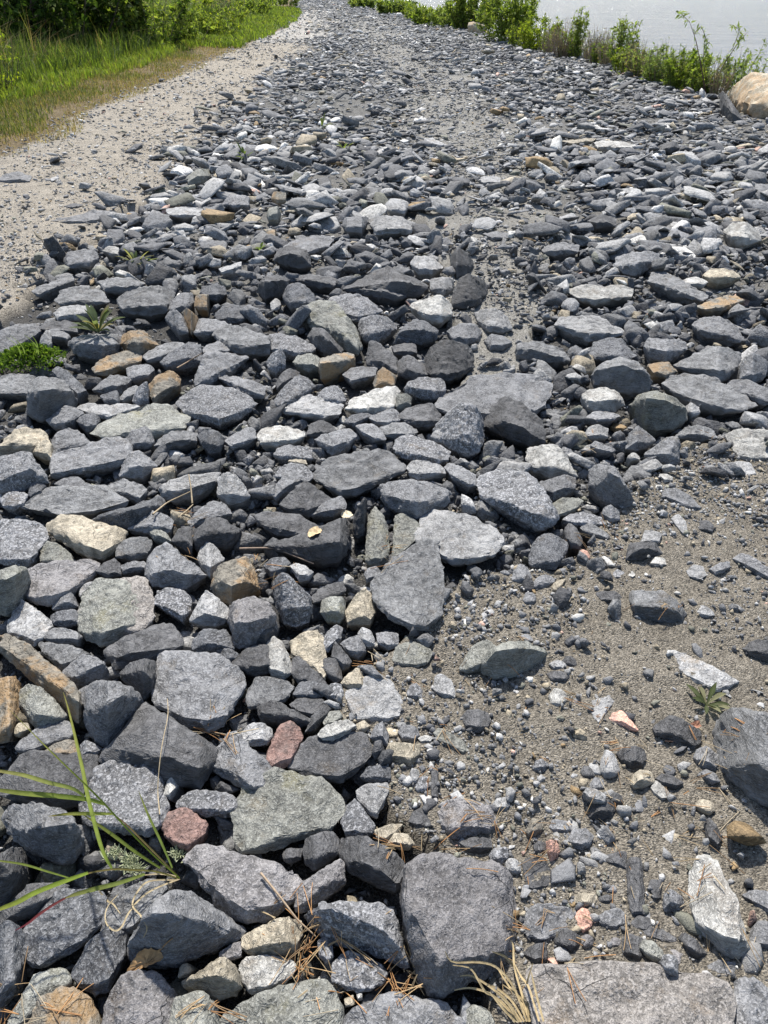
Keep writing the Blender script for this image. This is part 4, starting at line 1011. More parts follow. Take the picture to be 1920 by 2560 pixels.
    for v in bm.verts:
        p = v.co / size
        n = 0.026 * noise.noise(p * 2.6 + off) + 0.036 * (0.35 - abs(noise.noise(p * 5.0 + off))) + 0.026 * noise.noise(p * 9 + off) + 0.020 * noise.noise(p * 19 + off)
        cell = noise.cell(Vector((p * 4.2 + off)) + Vector((noise.noise(p * 9), 0, noise.noise(p * 8)))) - 0.5
        n += 0.006 * cell
        side = 1 - abs(v.normal.z)
        ph = p.dot(tilt) * 13 + 1.6 * noise.noise(p * 3 + off)
        n += lay * side * 0.014 * ((ph % 1.0) - 0.5)
        dv.append(v.normal * (n * size))
    for v, d in zip(bm.verts, dv):
        v.co += d
    for fc in bm.faces:
        fc.smooth = True
    bm.normal_update()
    for e in bm.edges:
        if e.calc_face_angle(0) > 0.7:
            e.smooth = False
    first = next((w_ for w_ in label.replace('-', ' ').split() if w_ in HEADS), 'stone')
    name, cat = HEADS[first]
    me = bpy.data.meshes.new(name)
    bm.to_mesh(me); bm.free()
    me.materials.append(RM[kind])
    o = link(bpy.data.objects.new(name, me))
    o["kind"] = "thing"
    o.location = cen
    tag(o, label, cat, {'pebble': 'pebbles on the gravel', 'flat stone': 'flat stones among the rubble', 'boulder': 'boulders among the rubble', 'flake': 'stone flakes on the road'}.get(cat, 'stones of the rubble road'))
    return o

for i, (k, f, lab, poly, rd) in enumerate(TRACED):
    build_stone(k, f, lab, poly, rd, i)

# ------------------------------------------------------------------ rubble and gravel nobody could count
def lib_rock(seed, lod):
    """an angular broken stone: a jittered slab with its corners struck off"""
    r = random.Random(seed)
    bm = bmesh.new()
    k = r.choice((3, 4, 4, 5, 5, 6))
    a0 = r.uniform(0, 6.28)
    top = r.uniform(0.5, 1.0)
    for i in range(k):
        a = a0 + (i + r.uniform(-.3, .3)) * 6.283 / k
        rr = r.uniform(0.7, 1.1)
        bm.verts.new((rr * math.cos(a), rr * math.sin(a), -r.uniform(0.1, 0.9)))
        t2 = top * r.uniform(0.7, 1.15)
        da = r.uniform(-.25, .25)
        bm.verts.new((rr * t2 * math.cos(a + da), rr * t2 * math.sin(a + da), r.uniform(0.35, 1.0)))
        if lod == 0 and r.random() < .5:
            bm.verts.new((rr * 1.05 * math.cos(a + .3), rr * 1.05 * math.sin(a + .3), r.uniform(-0.3, 0.4)))
    res = bmesh.ops.convex_hull(bm, input=bm.verts[:])
    junk = [e for e in res["geom_interior"] + res["geom_unused"] if isinstance(e, bmesh.types.BMVert)]
    bmesh.ops.delete(bm, geom=list(set(junk)), context='VERTS')
    bmesh.ops.triangulate(bm, faces=bm.faces[:])
    if lod < 2:
        for _ in range(2 - lod):
            bmesh.ops.subdivide_edges(bm, edges=bm.edges[:], cuts=1, use_grid_fill=True)
            bmesh.ops.triangulate(bm, faces=bm.faces[:])
        if lod == 0:
            bmesh.ops.smooth_vert(bm, verts=bm.verts[:], factor=0.15, use_axis_x=True, use_axis_y=True, use_axis_z=True)
        off = Vector((seed * 3.1, seed * 1.7, 0))
        for v in bm.verts:
            v.co *= 1 + 0.07 * noise.noise(v.co * 1.6 + off) + 0.05 * noise.noise(v.co * 4 + off)
    bm.verts.index_update()
    V = np.array([v.co for v in bm.verts]); F = np.array([[v.index for v in fc.verts] for fc in bm.faces])
    bm.free()
    return V / np.abs(V).max(), F
LIB = {l: [lib_rock(100 * l + i, l) for i in range(26)] for l in (0, 1, 2)}

PAL = np.array([(0.064, 0.065, 0.068), (0.087, 0.089, 0.093), (0.117, 0.119, 0.122), (0.152, 0.153, 0.153), (0.202, 0.202, 0.198), (0.28, 0.277, 0.268), (0.41, 0.40, 0.37), (0.25, 0.215, 0.155), (0.24, 0.17, 0.09), (0.15, 0.15, 0.12), (0.36, 0.24, 0.19)])
PALW = np.array([.13, .18, .21, .18, .11, .045, .012, .03, .004, .04, .003]); PALW /= PALW.sum()

def scatter(acc, x, y, z, size, lod, flat=(0.3, 0.75), tilt=0.35, palw=PALW, bright=1.0):
    n = len(x)
    if n == 0:
        return
    which = RNG.integers(0, len(LIB[lod]), n)
    yaw = RNG.uniform(0, 2 * np.pi, n)
    ta, tb = RNG.normal(0, tilt, n), RNG.normal(0, tilt, n)
    sx, sy = size * RNG.uniform(0.75, 1.35, n), size * RNG.uniform(0.42, 0.9, n)
    sz = size * RNG.uniform(flat[0], flat[1], n)
    col = PAL[RNG.choice(len(PAL), n, p=palw)] * np.exp(RNG.normal(0, 0.22, (n, 1))) * bright
    for k, (Vl, Fl) in enumerate(LIB[lod]):
        idx = np.nonzero(which == k)[0]
        if len(idx) == 0:
            continue
        P = Vl[None] * np.stack([sx[idx], sy[idx], sz[idx]], 1)[:, None, :] * 0.5
        ca, sa = np.cos(ta[idx])[:, None], np.sin(ta[idx])[:, None]
        cb, sb = np.cos(tb[idx])[:, None], np.sin(tb[idx])[:, None]
        X, Y, Z = P[..., 0], P[..., 1], P[..., 2]
        Y, Z = Y * ca - Z * sa, Y * sa + Z * ca
        X, Z = X * cb + Z * sb, -X * sb + Z * cb
        cy, sy_ = np.cos(yaw[idx])[:, None], np.sin(yaw[idx])[:, None]
        X, Y = X * cy - Y * sy_, X * sy_ + Y * cy
        V = np.stack([X + x[idx, None], Y + y[idx, None], Z + z[idx, None]], -1).reshape(-1, 3)
        nv = len(Vl)
        F = (Fl[None] + (np.arange(len(idx)) * nv)[:, None, None]).reshape(-1, 3)
        acc.add(V, F, np.repeat(col[idx], nv, 0))

def free(x, y, size, z=0.0):
    """not under a traced stone"""
    ok = np.ones(len(x), bool)
    for dx, dz in (((0, 0),) if y.max() < 2.7 else ((0, 0), (-.2, 0), (.2, 0), (0, .3))):
        px, py = project(x + dx * size, y, z + dz * size)
        i, j = (py / 4).astype(int), (px / 4).astype(int)
        ins = (i >= 0) & (i < 640) & (j >= 0) & (j < 480)
        ok &= ~(ins & OCC[np.clip(i, 0, 639), np.clip(j, 0, 479)])
    return ok

def sample(n, y0, y1, m0=0.2, m1=0.5):
    y = y0 + (y1 - y0) * RNG.random(n)
    hw = 0.56 * (y * CT + CAM_H * ST) + 0.6                     # a little beyond the frame on both sides
    a, b = np.maximum(xl(y) - m0, -hw), np.minimum(xr(y) + m1, hw)
    keep = RNG.random(n) < (b - a) / (b - a).max()
    y, a, b = y[keep], a[keep], b[keep]
    return a + (b - a) * RNG.random(len(y)), y

def lognorm(n, med, sg, lo, hi):
    return np.clip(med * np.exp(RNG.normal(0, sg, n)), lo, hi)

rub = Acc()
def band(n, y0, y1, med, sg, lo, hi, lod, zoff, which, flat=(0.3, 0.75), tilt=0.35, bright=1.0, palw=PALW, avoid=True):
    x, y = sample(n, y0, y1, 0.2, 1.4 if 4 < y0 < 14 else 0.5)
    s, d, t, p = zones(x + RNG.normal(0, 0.02 + 0.012 * np.minimum(y, 12)), y + RNG.normal(0, 0.02 + 0.03 * np.minimum(y, 12)))
    pr = which[0] * s + which[1] * d + which[2] * t + which[3] * p
    if y1 < 3 and which[1] >= .9:
        pr = pr * np.clip(0.6 + 0.9 * vnoise(x, y, 3.1, lod + 2.0) + 0.5 * vnoise(x, y, 9.0, n % 7), 0.08, 1)
    if y1 > 3:
        pr = pr * np.clip(0.72 + 0.7 * vnoise(x, y, 1.7, y0) + 0.3 * vnoise(x, y, 5.1, y1), 0.12, 1)
    k = RNG.random(len(x)) < pr
    x, y, t, s = x[k], y[k], t[k], s[k]
    sz = lognorm(len(x), med, sg, lo, hi) * np.where(t, 0.62, 1.0) * np.where(s, 0.7, 1)
    if avoid:
        k = free(x, y, sz)
        x, y, sz = x[k], y[k], sz[k]
    z = ground_z(x, y) + sz * RNG.uniform(-0.05, 0.25, len(x)) + RNG.uniform(0, 1, len(x)) * zoff
    scatter(rub, x, y, z, sz, lod, flat, tilt, palw, bright)

FARW = np.array([.08, .12, .18, .20, .17, .11, .03, .035, .008, .03, .003]); FARW /= FARW.sum()
#        sand  dust  track pile
band(7500, 0.3, 2.6, .052, .40, .02, .095, 0, 0.006, (0, .02, .3, 1), (.4, .8), .5)
band(8000, 0.3, 2.6, .018, .40, .008, .035, 1, 0.015, (0, .1, .6, 1), (.45, .9), .5)
band(13000, 2.0, 4.9, .075, .5, .02, .19, 0, 0.03, (.02, .05, .3, 1), (.16, .55), .45)
band(13000, 2.0, 4.9, .028, .5, .010, .06, 1, 0.02, (.05, .12, .9, 1), (.16, .6), .45)
band(9500, 4.6, 8.0, .120, .5, .04, .30, 0, 0.035, (.015, 0, .5, 1), (.1, .38), .3, 1.2, FARW)
band(13000, 4.6, 8.0, .045, .45, .02, .10, 1, 0.03, (.22, .2, 1, .8), (.08, .35), .3, 1.25, FARW)
band(12000, 7.6, 14., .100, .45, .04, .28, 1, 0.03, (.025, 0, .65, 1), (.08, .32), .24, 1.25, FARW)
band(14000, 7.6, 14., .050, .45, .02, .10, 1, 0.03, (.25, .2, 1, .8), (.08, .35), .26, 1.3, FARW)
band(19000, 13.5, 26., .095, .45, .04, .26, 2, 0.025, (.06, 0, .7, 1), (.08, .32), .24, 1.35, FARW)
band(15000, 25., 60., .12, .42, .05, .30, 2, 0.02, (.08, 0, .6, 1), (.08, .3), .2, 1.45, FARW)
band(4000, 60., 95., .20, .35, .1, .40, 2, 0.02, (.12, 0, .5, 1), (.08, .3), .18, 1.5, FARW)
o = rub.build("rubble", M_RUBBLE)
o["kind"] = "stuff"; o["label"] = "grey crushed slate rubble heaped over the road between the larger stones"; o["category"] = "rubble"

rub = Acc()
GW = np.array([.06, .09, .13, .18, .20, .14, .04, .12, .006, .06, .008]); GW /= GW.sum()
band(80000, 0.3, 2.3, .0070, .50, .003, .020, 2, 0.002, (.6, 1, .9, .5), (.35, .9), .6, 1.35, GW)
band(20000, 0.3, 2.6, .015, .45, .009, .032, 2, 0.001, (.1, 1, .8, .4), (.25, .7), .5, 1.45, GW)
band(2600, 0.3, 2.6, .028, .4, .014, .06, 1, -0.004, (.1, 1, .8, .2), (.10, .28), .22, 1.35, GW)
band(900, 0.3, 2.6, .026, .35, .018, .045, 0, -0.004, (.1, 1, .8, .2), (.3, .7), .4, 1.25, GW)
band(42000, 2.1, 5.0, .0115, .5, .005, .034, 2, 0.002, (1, 1, .9, .3), (.3, .8), .5, 1.4, GW)
SW = np.array([.02, .05, .10, .17, .22, .17, .06, .14, .02, .04, .01]); SW /= SW.sum()
band(42000, 3.6, 9.0, .020, .55, .008, .065, 2, 0.002, (1, .6, 1, .25), (.15, .5), .35, 1.45, SW)
band(38000, 8.5, 26., .034, .55, .014, .11, 2, 0.003, (1, .5, 1, .25), (.15, .5), .35, 1.45, SW)
band(16000, 24., 90., .075, .5, .03, .2, 2, 0.004, (1, .5, 1, .2), (.15, .5), .3, 1.5, SW)
o = rub.build("gravel", M_GRAVEL)
o["kind"] = "stuff"; o["label"] = "fine gravel and stone chips spread over the dusty wheel tracks"; o["category"] = "gravel"
# ------------------------------------------------------------------ plants
def strip(pts, widths, side=None, normal_hint=(0, 0, 1), fold=0.25, n=None):
    """a leaf or blade: ribbon along pts with a slight keel; returns V, F (triangles, 3 points across)"""
    P = np.array(pts, float)
    if n:
        t = np.linspace(0, len(P) - 1, n)
        # catmull-rom
        i = np.clip(t.astype(int), 0, len(P) - 2); u = (t - i)[:, None]
        p0, p1, p2, p3 = P[np.maximum(i - 1, 0)], P[i], P[i + 1], P[np.minimum(i + 2, len(P) - 1)]
        P2 = 0.5 * (2 * p1 + (p2 - p0) * u + (2 * p0 - 5 * p1 + 4 * p2 - p3) * u * u + (3 * p1 - p0 - 3 * p2 + p3) * u ** 3)
        widths = np.interp(t, np.linspace(0, len(P) - 1, len(widths)), widths)
        P = P2
    T = np.gradient(P, axis=0)
    T = T / (np.linalg.norm(T, axis=1, keepdims=True) + 1e-9)
    Sd = np.cross(T, np.asarray(normal_hint, float)) if side is None else np.tile(np.array(side, float), (len(P), 1))
    Sd = Sd / (np.linalg.norm(Sd, axis=1, keepdims=True) + 1e-9)
    Nn = np.cross(Sd, T)
    w = np.asarray(widths, float)[:, None] / 2
    V = np.stack([P - Sd * w + Nn * w * fold, P, P + Sd * w + Nn * w * fold], 1).reshape(-1, 3)
    F = []
    for k in range(len(P) - 1):
        for j in (0, 1):
            a = 3 * k + j
            F += [(a, a + 1, a + 4), (a, a + 4, a + 3)]
    return V, np.array(F)

def tube(P, R, sides=5):
    P = np.asarray(P, float)
    T = np.gradient(P, axis=0); T /= np.linalg.norm(T, axis=1, keepdims=True) + 1e-9
    A = np.cross(T, (0.31, 0.87, 0.38)); A /= np.linalg.norm(A, axis=1, keepdims=True) + 1e-9
    B = np.cross(T, A)
    an = np.linspace(0, 2 * np.pi, sides, endpoint=False)
    R = np.broadcast_to(np.asarray(R, float), (len(P),))
    V = (P[:, None] + (A[:, None] * np.cos(an)[None, :, None] + B[:, None] * np.sin(an)[None, :, None]) * R[:, None, None]).reshape(-1, 3)
    F = []
    for k in range(len(P) - 1):
        for j in range(sides):
            a, b = k * sides + j, k * sides + (j + 1) % sides
            F += [(a, b, b + sides), (a, b + sides, a + sides)]
    return V, np.array(F)

def cards(acc, C, D, Ln, Wd, col, droop=0.2):
    """leaves: C centres (n,3), D unit directions, lengths, widths -> folded diamonds (4 points + keel)"""
    n = len(C)
    up = np.tile((0, 0, 1.0), (n, 1)) + RNG.normal(0, 0.5, (n, 3))
    Sd = np.cross(D, up); Sd /= np.linalg.norm(Sd, axis=1, keepdims=True) + 1e-9
    Nn = np.cross(Sd, D)
    L_, W_ = Ln[:, None], Wd[:, None]
    p0 = C
    pm = C + D * L_ * 0.45 + Nn * W_ * -0.12
    p1 = C + D * L_ - Nn * L_ * droop
    a = C + D * L_ * 0.42 + Sd * W_ * 0.5
    b = C + D * L_ * 0.42 - Sd * W_ * 0.5
    V = np.stack([p0, a, p1, b, pm], 1).reshape(-1, 3)
    F0 = np.array([(0, 1, 4), (1, 2, 4), (2, 3, 4), (3, 0, 4)])
    F = (F0[None] + (np.arange(n) * 5)[:, None, None]).reshape(-1, 3)
    acc.add(V, F, np.repeat(col, 5, 0))

def shrub(name, label, cat, loc, height, radius, nstem, nleaf, leaf, cols, stemcol=(0.10, 0.08, 0.06), lean=(0, 0), upright=0.5, start=0.15, group=None, seed=0, twig=True, droop=0.2):
    """stems with leaves set along them and along side twigs"""
    global RNG
    keep, RNG = RNG, np.random.default_rng(seed + 100)
    root = empty(name, loc)
    tag(root, label, cat, group)
    st, lf = Acc(), Acc()
    cols = np.array(cols)
    base = np.array(loc) * 0
    LC, LD = [], []
    per = max(1, nleaf // nstem)
    for s in range(nstem):
        a = RNG.uniform(0, 2 * np.pi)
        rr = radius * math.sqrt(RNG.random())
        hgt = height * RNG.uniform(0.6, 1.08) * (1 - 0.25 * (rr / max(radius, 1e-6)) ** 2)
        foot = np.array((math.cos(a), math.sin(a), 0)) * rr * (1 - upright) * 0.8 + np.array((0, 0, -0.1))
        tip = np.array((math.cos(a) * rr + lean[0] * hgt, math.sin(a) * rr + lean[1] * hgt, hgt))
        t = np.linspace(0, 1, 9)[:, None]
        P = foot * (1 - t) + tip * t
        bow = RNG.normal(0, 0.06 * height, 3) * np.sin(t * np.pi)
        P = P + bow * (1, 1, 0.2)
        r0 = 0.004 + 0.006 * height * RNG.uniform(0.6, 1.1)
        V, F = tube(P, np.linspace(r0, 0.0015, 9), 4)
        st.add(V, F, np.tile(np.array(stemcol) * RNG.uniform(0.7, 1.3), (len(V), 1)))
        nt = max(3, int(per / 14)) if twig else 0
        twigs = []
        for q in range(nt):
            tt = RNG.uniform(start, 0.97)
            p = P[int(tt * 8)] * (1 - (tt * 8) % 1) + P[min(int(tt * 8) + 1, 8)] * ((tt * 8) % 1)
            d = np.array((RNG.normal(), RNG.normal(), RNG.uniform(0.2, 1.2))); d /= np.linalg.norm(d)
            ln = height * 0.22 * RNG.uniform(0.5, 1.2) * (1.15 - tt * 0.7)
            Q = p + d * ln * np.linspace(0, 1, 4)[:, None] + np.array((0, 0, -0.12 * ln)) * np.linspace(0, 1, 4)[:, None] ** 2
            V, F = tube(Q, np.linspace(0.003, 0.001, 4), 3)
            st.add(V, F, np.tile(np.array(stemcol), (len(V), 1)))
            twigs.append((p, d, ln))
        for q in range(per):
            if twigs and RNG.random() < 0.75:
                p, d, ln = twigs[RNG.integers(len(twigs))]
                c = p + d * ln * RNG.uniform(0.1, 1.05)
                dd = d * 0.6 + RNG.normal(0, 0.65, 3)
            else:
                tt = RNG.uniform(start, 1.0)
                k = min(int(tt * 8), 7)
                c = P[k] + (P[k + 1] - P[k]) * (tt * 8 - k)
                ax = P[k + 1] - P[k]; ax /= np.linalg.norm(ax)
                dd = ax * 0.5 + RNG.normal(0, 0.7, 3)
            LC.append(c); LD.append(dd / np.linalg.norm(dd))
    V = st.build("stem", M_BARK, parent=root)
    n = len(LC)
    if n:
        ln = leaf[0] * RNG.uniform(0.6, 1.3, n)
        wd = ln * leaf[1] * RNG.uniform(0.8, 1.2, n)
        cc = cols[RNG.integers(0, len(cols), n)] * RNG.uniform(0.7, 1.3, (n, 1))
        cards(lf, np.array(LC), np.array(LD), ln, wd, cc, droop)
        lf.build("foliage", M_LEAF, parent=root)
    RNG = keep
    return root

def blades(acc, x, y, z, h, wd, col, lean=0.35, bend=0.4):
    n = len(x)
    a = RNG.uniform(0, 2 * np.pi, n)
    d = np.stack([np.cos(a), np.sin(a), 0 * a], 1)
    s = np.stack([-np.sin(a + 0.6), np.cos(a + 0.6), 0 * a], 1)
    B = np.stack([x, y, z], 1)
    ln = np.abs(RNG.normal(0, lean, n))[:, None]
    H = h[:, None]
    up = np.array((0, 0, 1.0))
    m = B + up * H * 0.55 + d * H * ln * 0.45
    tp = B + up * H * (1 - bend * ln) + d * H * ln * 1.5
    w = wd[:, None] / 2
    V = np.stack([B - s * w, B + s * w, m + s * w * 0.8, m - s * w * 0.8, tp], 1).reshape(-1, 3)
    F0 = np.array([(0, 1, 2), (0, 2, 3), (3, 2, 4)])
    F = (F0[None] + (np.arange(n) * 5)[:, None, None]).reshape(-1, 3)
    acc.add(V, F, np.repeat(col, 5, 0))

# the grass verge left of the road
def verge(acc, n, y0, y1, s0, s1, h, wd, cols, lean=0.35, pw=1.0, patch=None):
    y = y0 * (y1 / y0) ** RNG.random(n)
    s = s0 + (s1 - s0) * RNG.random(n) ** pw
    x = xl(y) - s + 0.25 * vnoise(y, y * 0, 1.1, 2.0)
    if patch is not None:
        k = vnoise(x, y, 0.9, patch) + 0.5 * vnoise(x, y, 2.7, patch + 3) > RNG.uniform(-0.7, 0.5, n)
        x, y = x[k], y[k]
    m = len(x)
    cc = np.array(cols)[RNG.integers(0, len(cols), m)] * RNG.uniform(0.7, 1.3, (m, 1))
    hh = h * RNG.uniform(0.45, 1.2, m) * (1 + 0.3 * vnoise(x, y, 1.3, 7.0))
    blades(acc, x, y, ground_z(x, y, False) - 0.01, hh, wd * RNG.uniform(0.7, 1.3, m) * (1 + y / 40), cc, lean)
acc = Acc()
GREEN = [(0.20, 0.28, 0.045), (0.24, 0.32, 0.05), (0.16, 0.23, 0.04), (0.28, 0.33, 0.06)]
DEEP = [(0.09, 0.13, 0.035), (0.11, 0.15, 0.04), (0.14, 0.17, 0.05), (0.065, 0.10, 0.03)]
DRYC = [(0.30, 0.23, 0.11), (0.26, 0.18, 0.09), (0.20, 0.20, 0.07), (0.36, 0.29, 0.16)]
verge(acc, 30000, 6.5, 24, -0.1, 1.4, 0.06, 0.006, DRYC, 0.7, 0.9, 1.0)
verge(acc, 26000, 6.5, 26, 0.3, 1.6, 0.10, 0.006, DEEP + DRYC[2:3] * 3 + DRYC[:1], 0.5, 0.8, 4.0)
verge(acc, 20000, 7, 26, 0.95, 2.5, 0.17, 0.012, GREEN + DRYC[2:3], 0.4, 0.9)
verge(acc, 9000, 8, 30, 1.5, 3.2, 0.42, 0.012, DEEP + GREEN[:1], 0.35)
verge(acc, 700, 8, 16, 1.9, 3.4, 0.80, 0.008, DRYC, 0.5)
verge(acc, 300, 14, 30, 1.9, 3.4, 0.60, 0.008, DRYC, 0.5)
verge(acc, 9000, 9, 45, 2.4, 6.0, 0.55, 0.016, DEEP, 0.35)
verge(acc, 14000, 22, 60, 0.0, 3.0, 0.16, 0.02, GREEN + DEEP + GREEN, 0.5, 1.0)
verge(acc, 9000, 30, 110, 2.0, 22.0, 0.35, 0.05, [(0.17, 0.21, 0.09), (0.22, 0.23, 0.12), (0.12, 0.17, 0.06)], 0.4)
o = acc.build("grass", M_BLADE)
o["kind"] = "stuff"; o["label"] = "green grass verge along the left side of the road, dry and brown at its edge"; o["category"] = "grass"

def img_loc(px, py):
    """ground point seen at a pixel, following the bank"""
    p = at_z(px, py, 0.0)
    for _ in range(4):
        p = at_z(px, py, float(ground_z(np.array([p[0]]), np.array([p[1]]), False)[0]))
    return tuple(p)

LG = [(0.17, 0.23, 0.05), (0.21, 0.27, 0.06), (0.26, 0.30, 0.08)]
YG = [(0.22, 0.28, 0.03), (0.28, 0.32, 0.035), (0.17, 0.24, 0.035)]
DG = [(0.035, 0.07, 0.016), (0.05, 0.09, 0.02), (0.07, 0.12, 0.025)]
PALE = [(0.23, 0.29, 0.11), (0.27, 0.33, 0.14), (0.18, 0.24, 0.08)]
BR = [(0.26, 0.21, 0.14), (0.22, 0.17, 0.11), (0.30, 0.25, 0.17)]
SH = "shrubs along the lake shore"
def shore(px, py, top, wpx, name, label, cat, **kw):
    loc = img_loc(px, py + 3)
    dep = loc[1] * CT + CAM_H * ST
    hh = at_y(px, top, loc[1])[2] - loc[2]
    kw['nleaf'] = int(kw['nleaf'] * 2.2); kw['nstem'] = int(kw['nstem'] * 1.3)
    shrub(name, label, cat, loc, hh, wpx / 1.7 / FPX * dep, group=SH, **kw)
shore(1180, 72, -60, 140, "leafy_shrub", "tall dark green leafy shrub farthest up the shore, cut by the frame top", "shrub", nstem=26, nleaf=2600, leaf=(0.13, 0.42), cols=LG + DG[2:], seed=1, upright=0.3)
shore(1275, 104, -45, 150, "leafy_shrub", "tall bright green shrub standing over the yellow goldenrod", "shrub", nstem=24, nleaf=2600, leaf=(0.11, 0.4), cols=LG + YG[2:], seed=2, upright=0.3)
shore(1345, 124, 40, 125, "goldenrod_plant", "low yellow-green bushy plant at the rubble edge under the tall shrub", "plant", nstem=26, nleaf=1900, leaf=(0.075, 0.4), cols=YG, seed=3, upright=0.3)
shore(1405, 140, 42, 70, "dry_weed", "clump of grey-brown dry stalks between two green shore plants", "weed", nstem=60, nleaf=260, leaf=(0.05, 0.2), cols=BR, stemcol=(0.27, 0.21, 0.15), seed=4, upright=0.6)
shore(1441, 143, 8, 38, "leafy_shrub", "narrow upright green plant rising alone above the dry stalks", "shrub", nstem=7, nleaf=620, leaf=(0.075, 0.35), cols=LG, seed=5, upright=0.6)
shore(1490, 156, 60, 70, "dry_weed", "pale brown dry stalks beside the plant with the dark seed spike", "weed", nstem=55, nleaf=300, leaf=(0.05, 0.22), cols=BR + PALE, stemcol=(0.26, 0.2, 0.15), seed=6, upright=0.6)
shore(1545, 170, 36, 72, "leafy_shrub", "green shore plant with an upright dark seed spike", "shrub", nstem=16, nleaf=1100, leaf=(0.07, 0.36), cols=LG + PALE, stemcol=(0.13, 0.07, 0.05), seed=7, upright=0.5)
shore(1600, 190, 105, 95, "leafy_shrub", "low twiggy shrub in mixed brown and green on the shore", "shrub", nstem=34, nleaf=800, leaf=(0.06, 0.34), cols=PALE + BR + LG, stemcol=(0.2, 0.15, 0.11), seed=8, upright=0.35)
shore(1660, 205, 95, 95, "leafy_shrub", "airy pale green shrub with bare twigs against the water", "shrub", nstem=26, nleaf=650, leaf=(0.06, 0.34), cols=PALE, stemcol=(0.17, 0.12, 0.09), seed=9, upright=0.35)
shore(1712, 218, 118, 110, "leafy_shrub", "dense bright green low shrub at the foot of the willow sapling", "shrub", nstem=30, nleaf=1700, leaf=(0.065, 0.36), cols=LG + YG[2:], seed=10, upright=0.3)
shore(1835, 228, 122, 110, "leafy_shrub", "green bush right of the willow sapling beside the tan boulder", "shrub", nstem=26, nleaf=1100, leaf=(0.065, 0.32), cols=LG + PALE, seed=11, upright=0.3)
shore(1075, 58, 16, 90, "leafy_shrub", "low green shrub at the bend where the shore meets the far road", "shrub", nstem=22, nleaf=900, leaf=(0.16, 0.45), cols=LG + YG[2:], seed=12, upright=0.3)
shore(985, 32, -6, 90, "leafy_shrub", "olive green shrub farthest along the right side of the road", "shrub", nstem=22, nleaf=900, leaf=(0.22, 0.45), cols=LG + PALE, seed=13, upright=0.3)
shore(905, 16, -8, 70, "leafy_shrub", "small green shrub on the right verge at the far end of the road", "shrub", nstem=18, nleaf=700, leaf=(0.26, 0.45), cols=LG + PALE, seed=17, upright=0.3)

for px, py, top, w_, lab in ((1372, 132, 60, 50, "grey dry stalks right behind the low yellow-green plant"), (1470, 148, 78, 44, "short straw coloured stalks at the foot of the narrow upright plant"), (1515, 164, 70, 50, "dry grass between the straw stalks and the dark spiked plant"), (1580, 184, 88, 60, "brown dead stems right of the dark spiked plant"), (1632, 198, 110, 60, "thin reddish dead stems in front of the airy pale shrub"), (1690, 212, 130, 60, "dry straw tuft left of the dense bright green shrub"), (1790, 234, 150, 60, "dry stems between the willow sapling and the green bush")):
    shore(px, py, top, w_, "dry_weed", lab, "weed", nstem=38, nleaf=200, leaf=(0.05, 0.2), cols=BR + PALE, stemcol=(0.27, 0.21, 0.14), seed=px, upright=0.6)
for px, py, top, w_, lab, cl in ((1300, 116, 40, 70, "leafy green plant between the tall shrub and the low yellow-green plant", LG + YG), (1425, 140, 85, 60, "low green leaves at the foot of the grey-brown stalks", LG), (1500, 160, 105, 60, "low ferny green plant under the pale brown stalks", LG + YG[2:]), (1570, 180, 110, 70, "low yellowish leaves beside the dark spiked plant", YG + LG), (1640, 202, 150, 70, "small leafy plant at the rubble edge below the airy shrub", LG + PALE), (1755, 228, 165, 70, "low green leaves around the foot of the willow sapling", LG), (1110, 64, 5, 80, "green shrub between the low one at the bend and the tall dark one", LG + PALE), (1030, 46, 12, 70, "small pale shrub on the bend of the shore", PALE + YG)):
    shore(px, py, top, w_, "leafy_plant", lab, "plant", nstem=22, nleaf=650, leaf=(0.06 if px > 1200 else 0.14, 0.36), cols=cl, seed=px, upright=0.35)

# willow sapling: traced stems, arching, with long leaves
wl = img_loc(1768, 236)
wr = empty("willow_sapling", wl)
tag(wr, "willow sapling with a bare dark stem arching left over the water", "sapling")
Yw = wl[1]
rw = np.random.default_rng(3)
st, lf = Acc(), Acc()
WC, WD = [], []
for pts, r0, l0 in (([(1765, 236), (1752, 160), (1740, 100), (1724, 55)], 0.011, 9), ([(1724, 55), (1705, 36), (1690, 28)], 0.004, 0.0), ([(1735, 85), (1752, 62), (1765, 95), (1772, 115)], 0.005, 0.0), ([(1770, 236), (1758, 150), (1762, 85)], 0.006, 0.5),
                    ([(1768, 236), (1810, 160), (1850, 100), (1872, 78)], 0.009, 0.6), ([(1830, 125), (1850, 75), (1830, 62)], 0.004, 0.1), ([(1850, 210), (1895, 140), (1915, 98)], 0.005, 0.2), ([(1845, 220), (1862, 160), (1880, 130)], 0.004, 0.2), ([(1768, 236), (1775, 180), (1800, 130)], 0.005, 0.3)):
    P = np.array([at_y(a, b, Yw + 0.25 * math.sin(a * 0.05)) for a, b in pts]) - np.array(wl)
    t = np.linspace(0, len(P) - 1, 12); k = np.clip(t.astype(int), 0, len(P) - 2); u = (t - k)[:, None]
    Q = P[k] * (1 - u) + P[k + 1] * u
    Q[1:-1] = (Q[:-2] + 2 * Q[1:-1] + Q[2:]) / 4
    V, F = tube(Q, np.linspace(r0, 0.002, 12), 5)
    st.add(V, F, np.tile((0.10, 0.065, 0.05), (len(V), 1)))
    if l0 < 1:
        for q in range(34):
            tt = l0 + (1 - l0) * rw.random()
            c = Q[min(int(tt * 11), 10)] + rw.normal(0, 0.012, 3)
            d = np.array((rw.normal(0, .7), rw.normal(0, .6), rw.normal(0.1, .6)))
            WC.append(c); WD.append(d / np.linalg.norm(d))
st.build("stem", M_BARK, parent=wr)
n = len(WC)
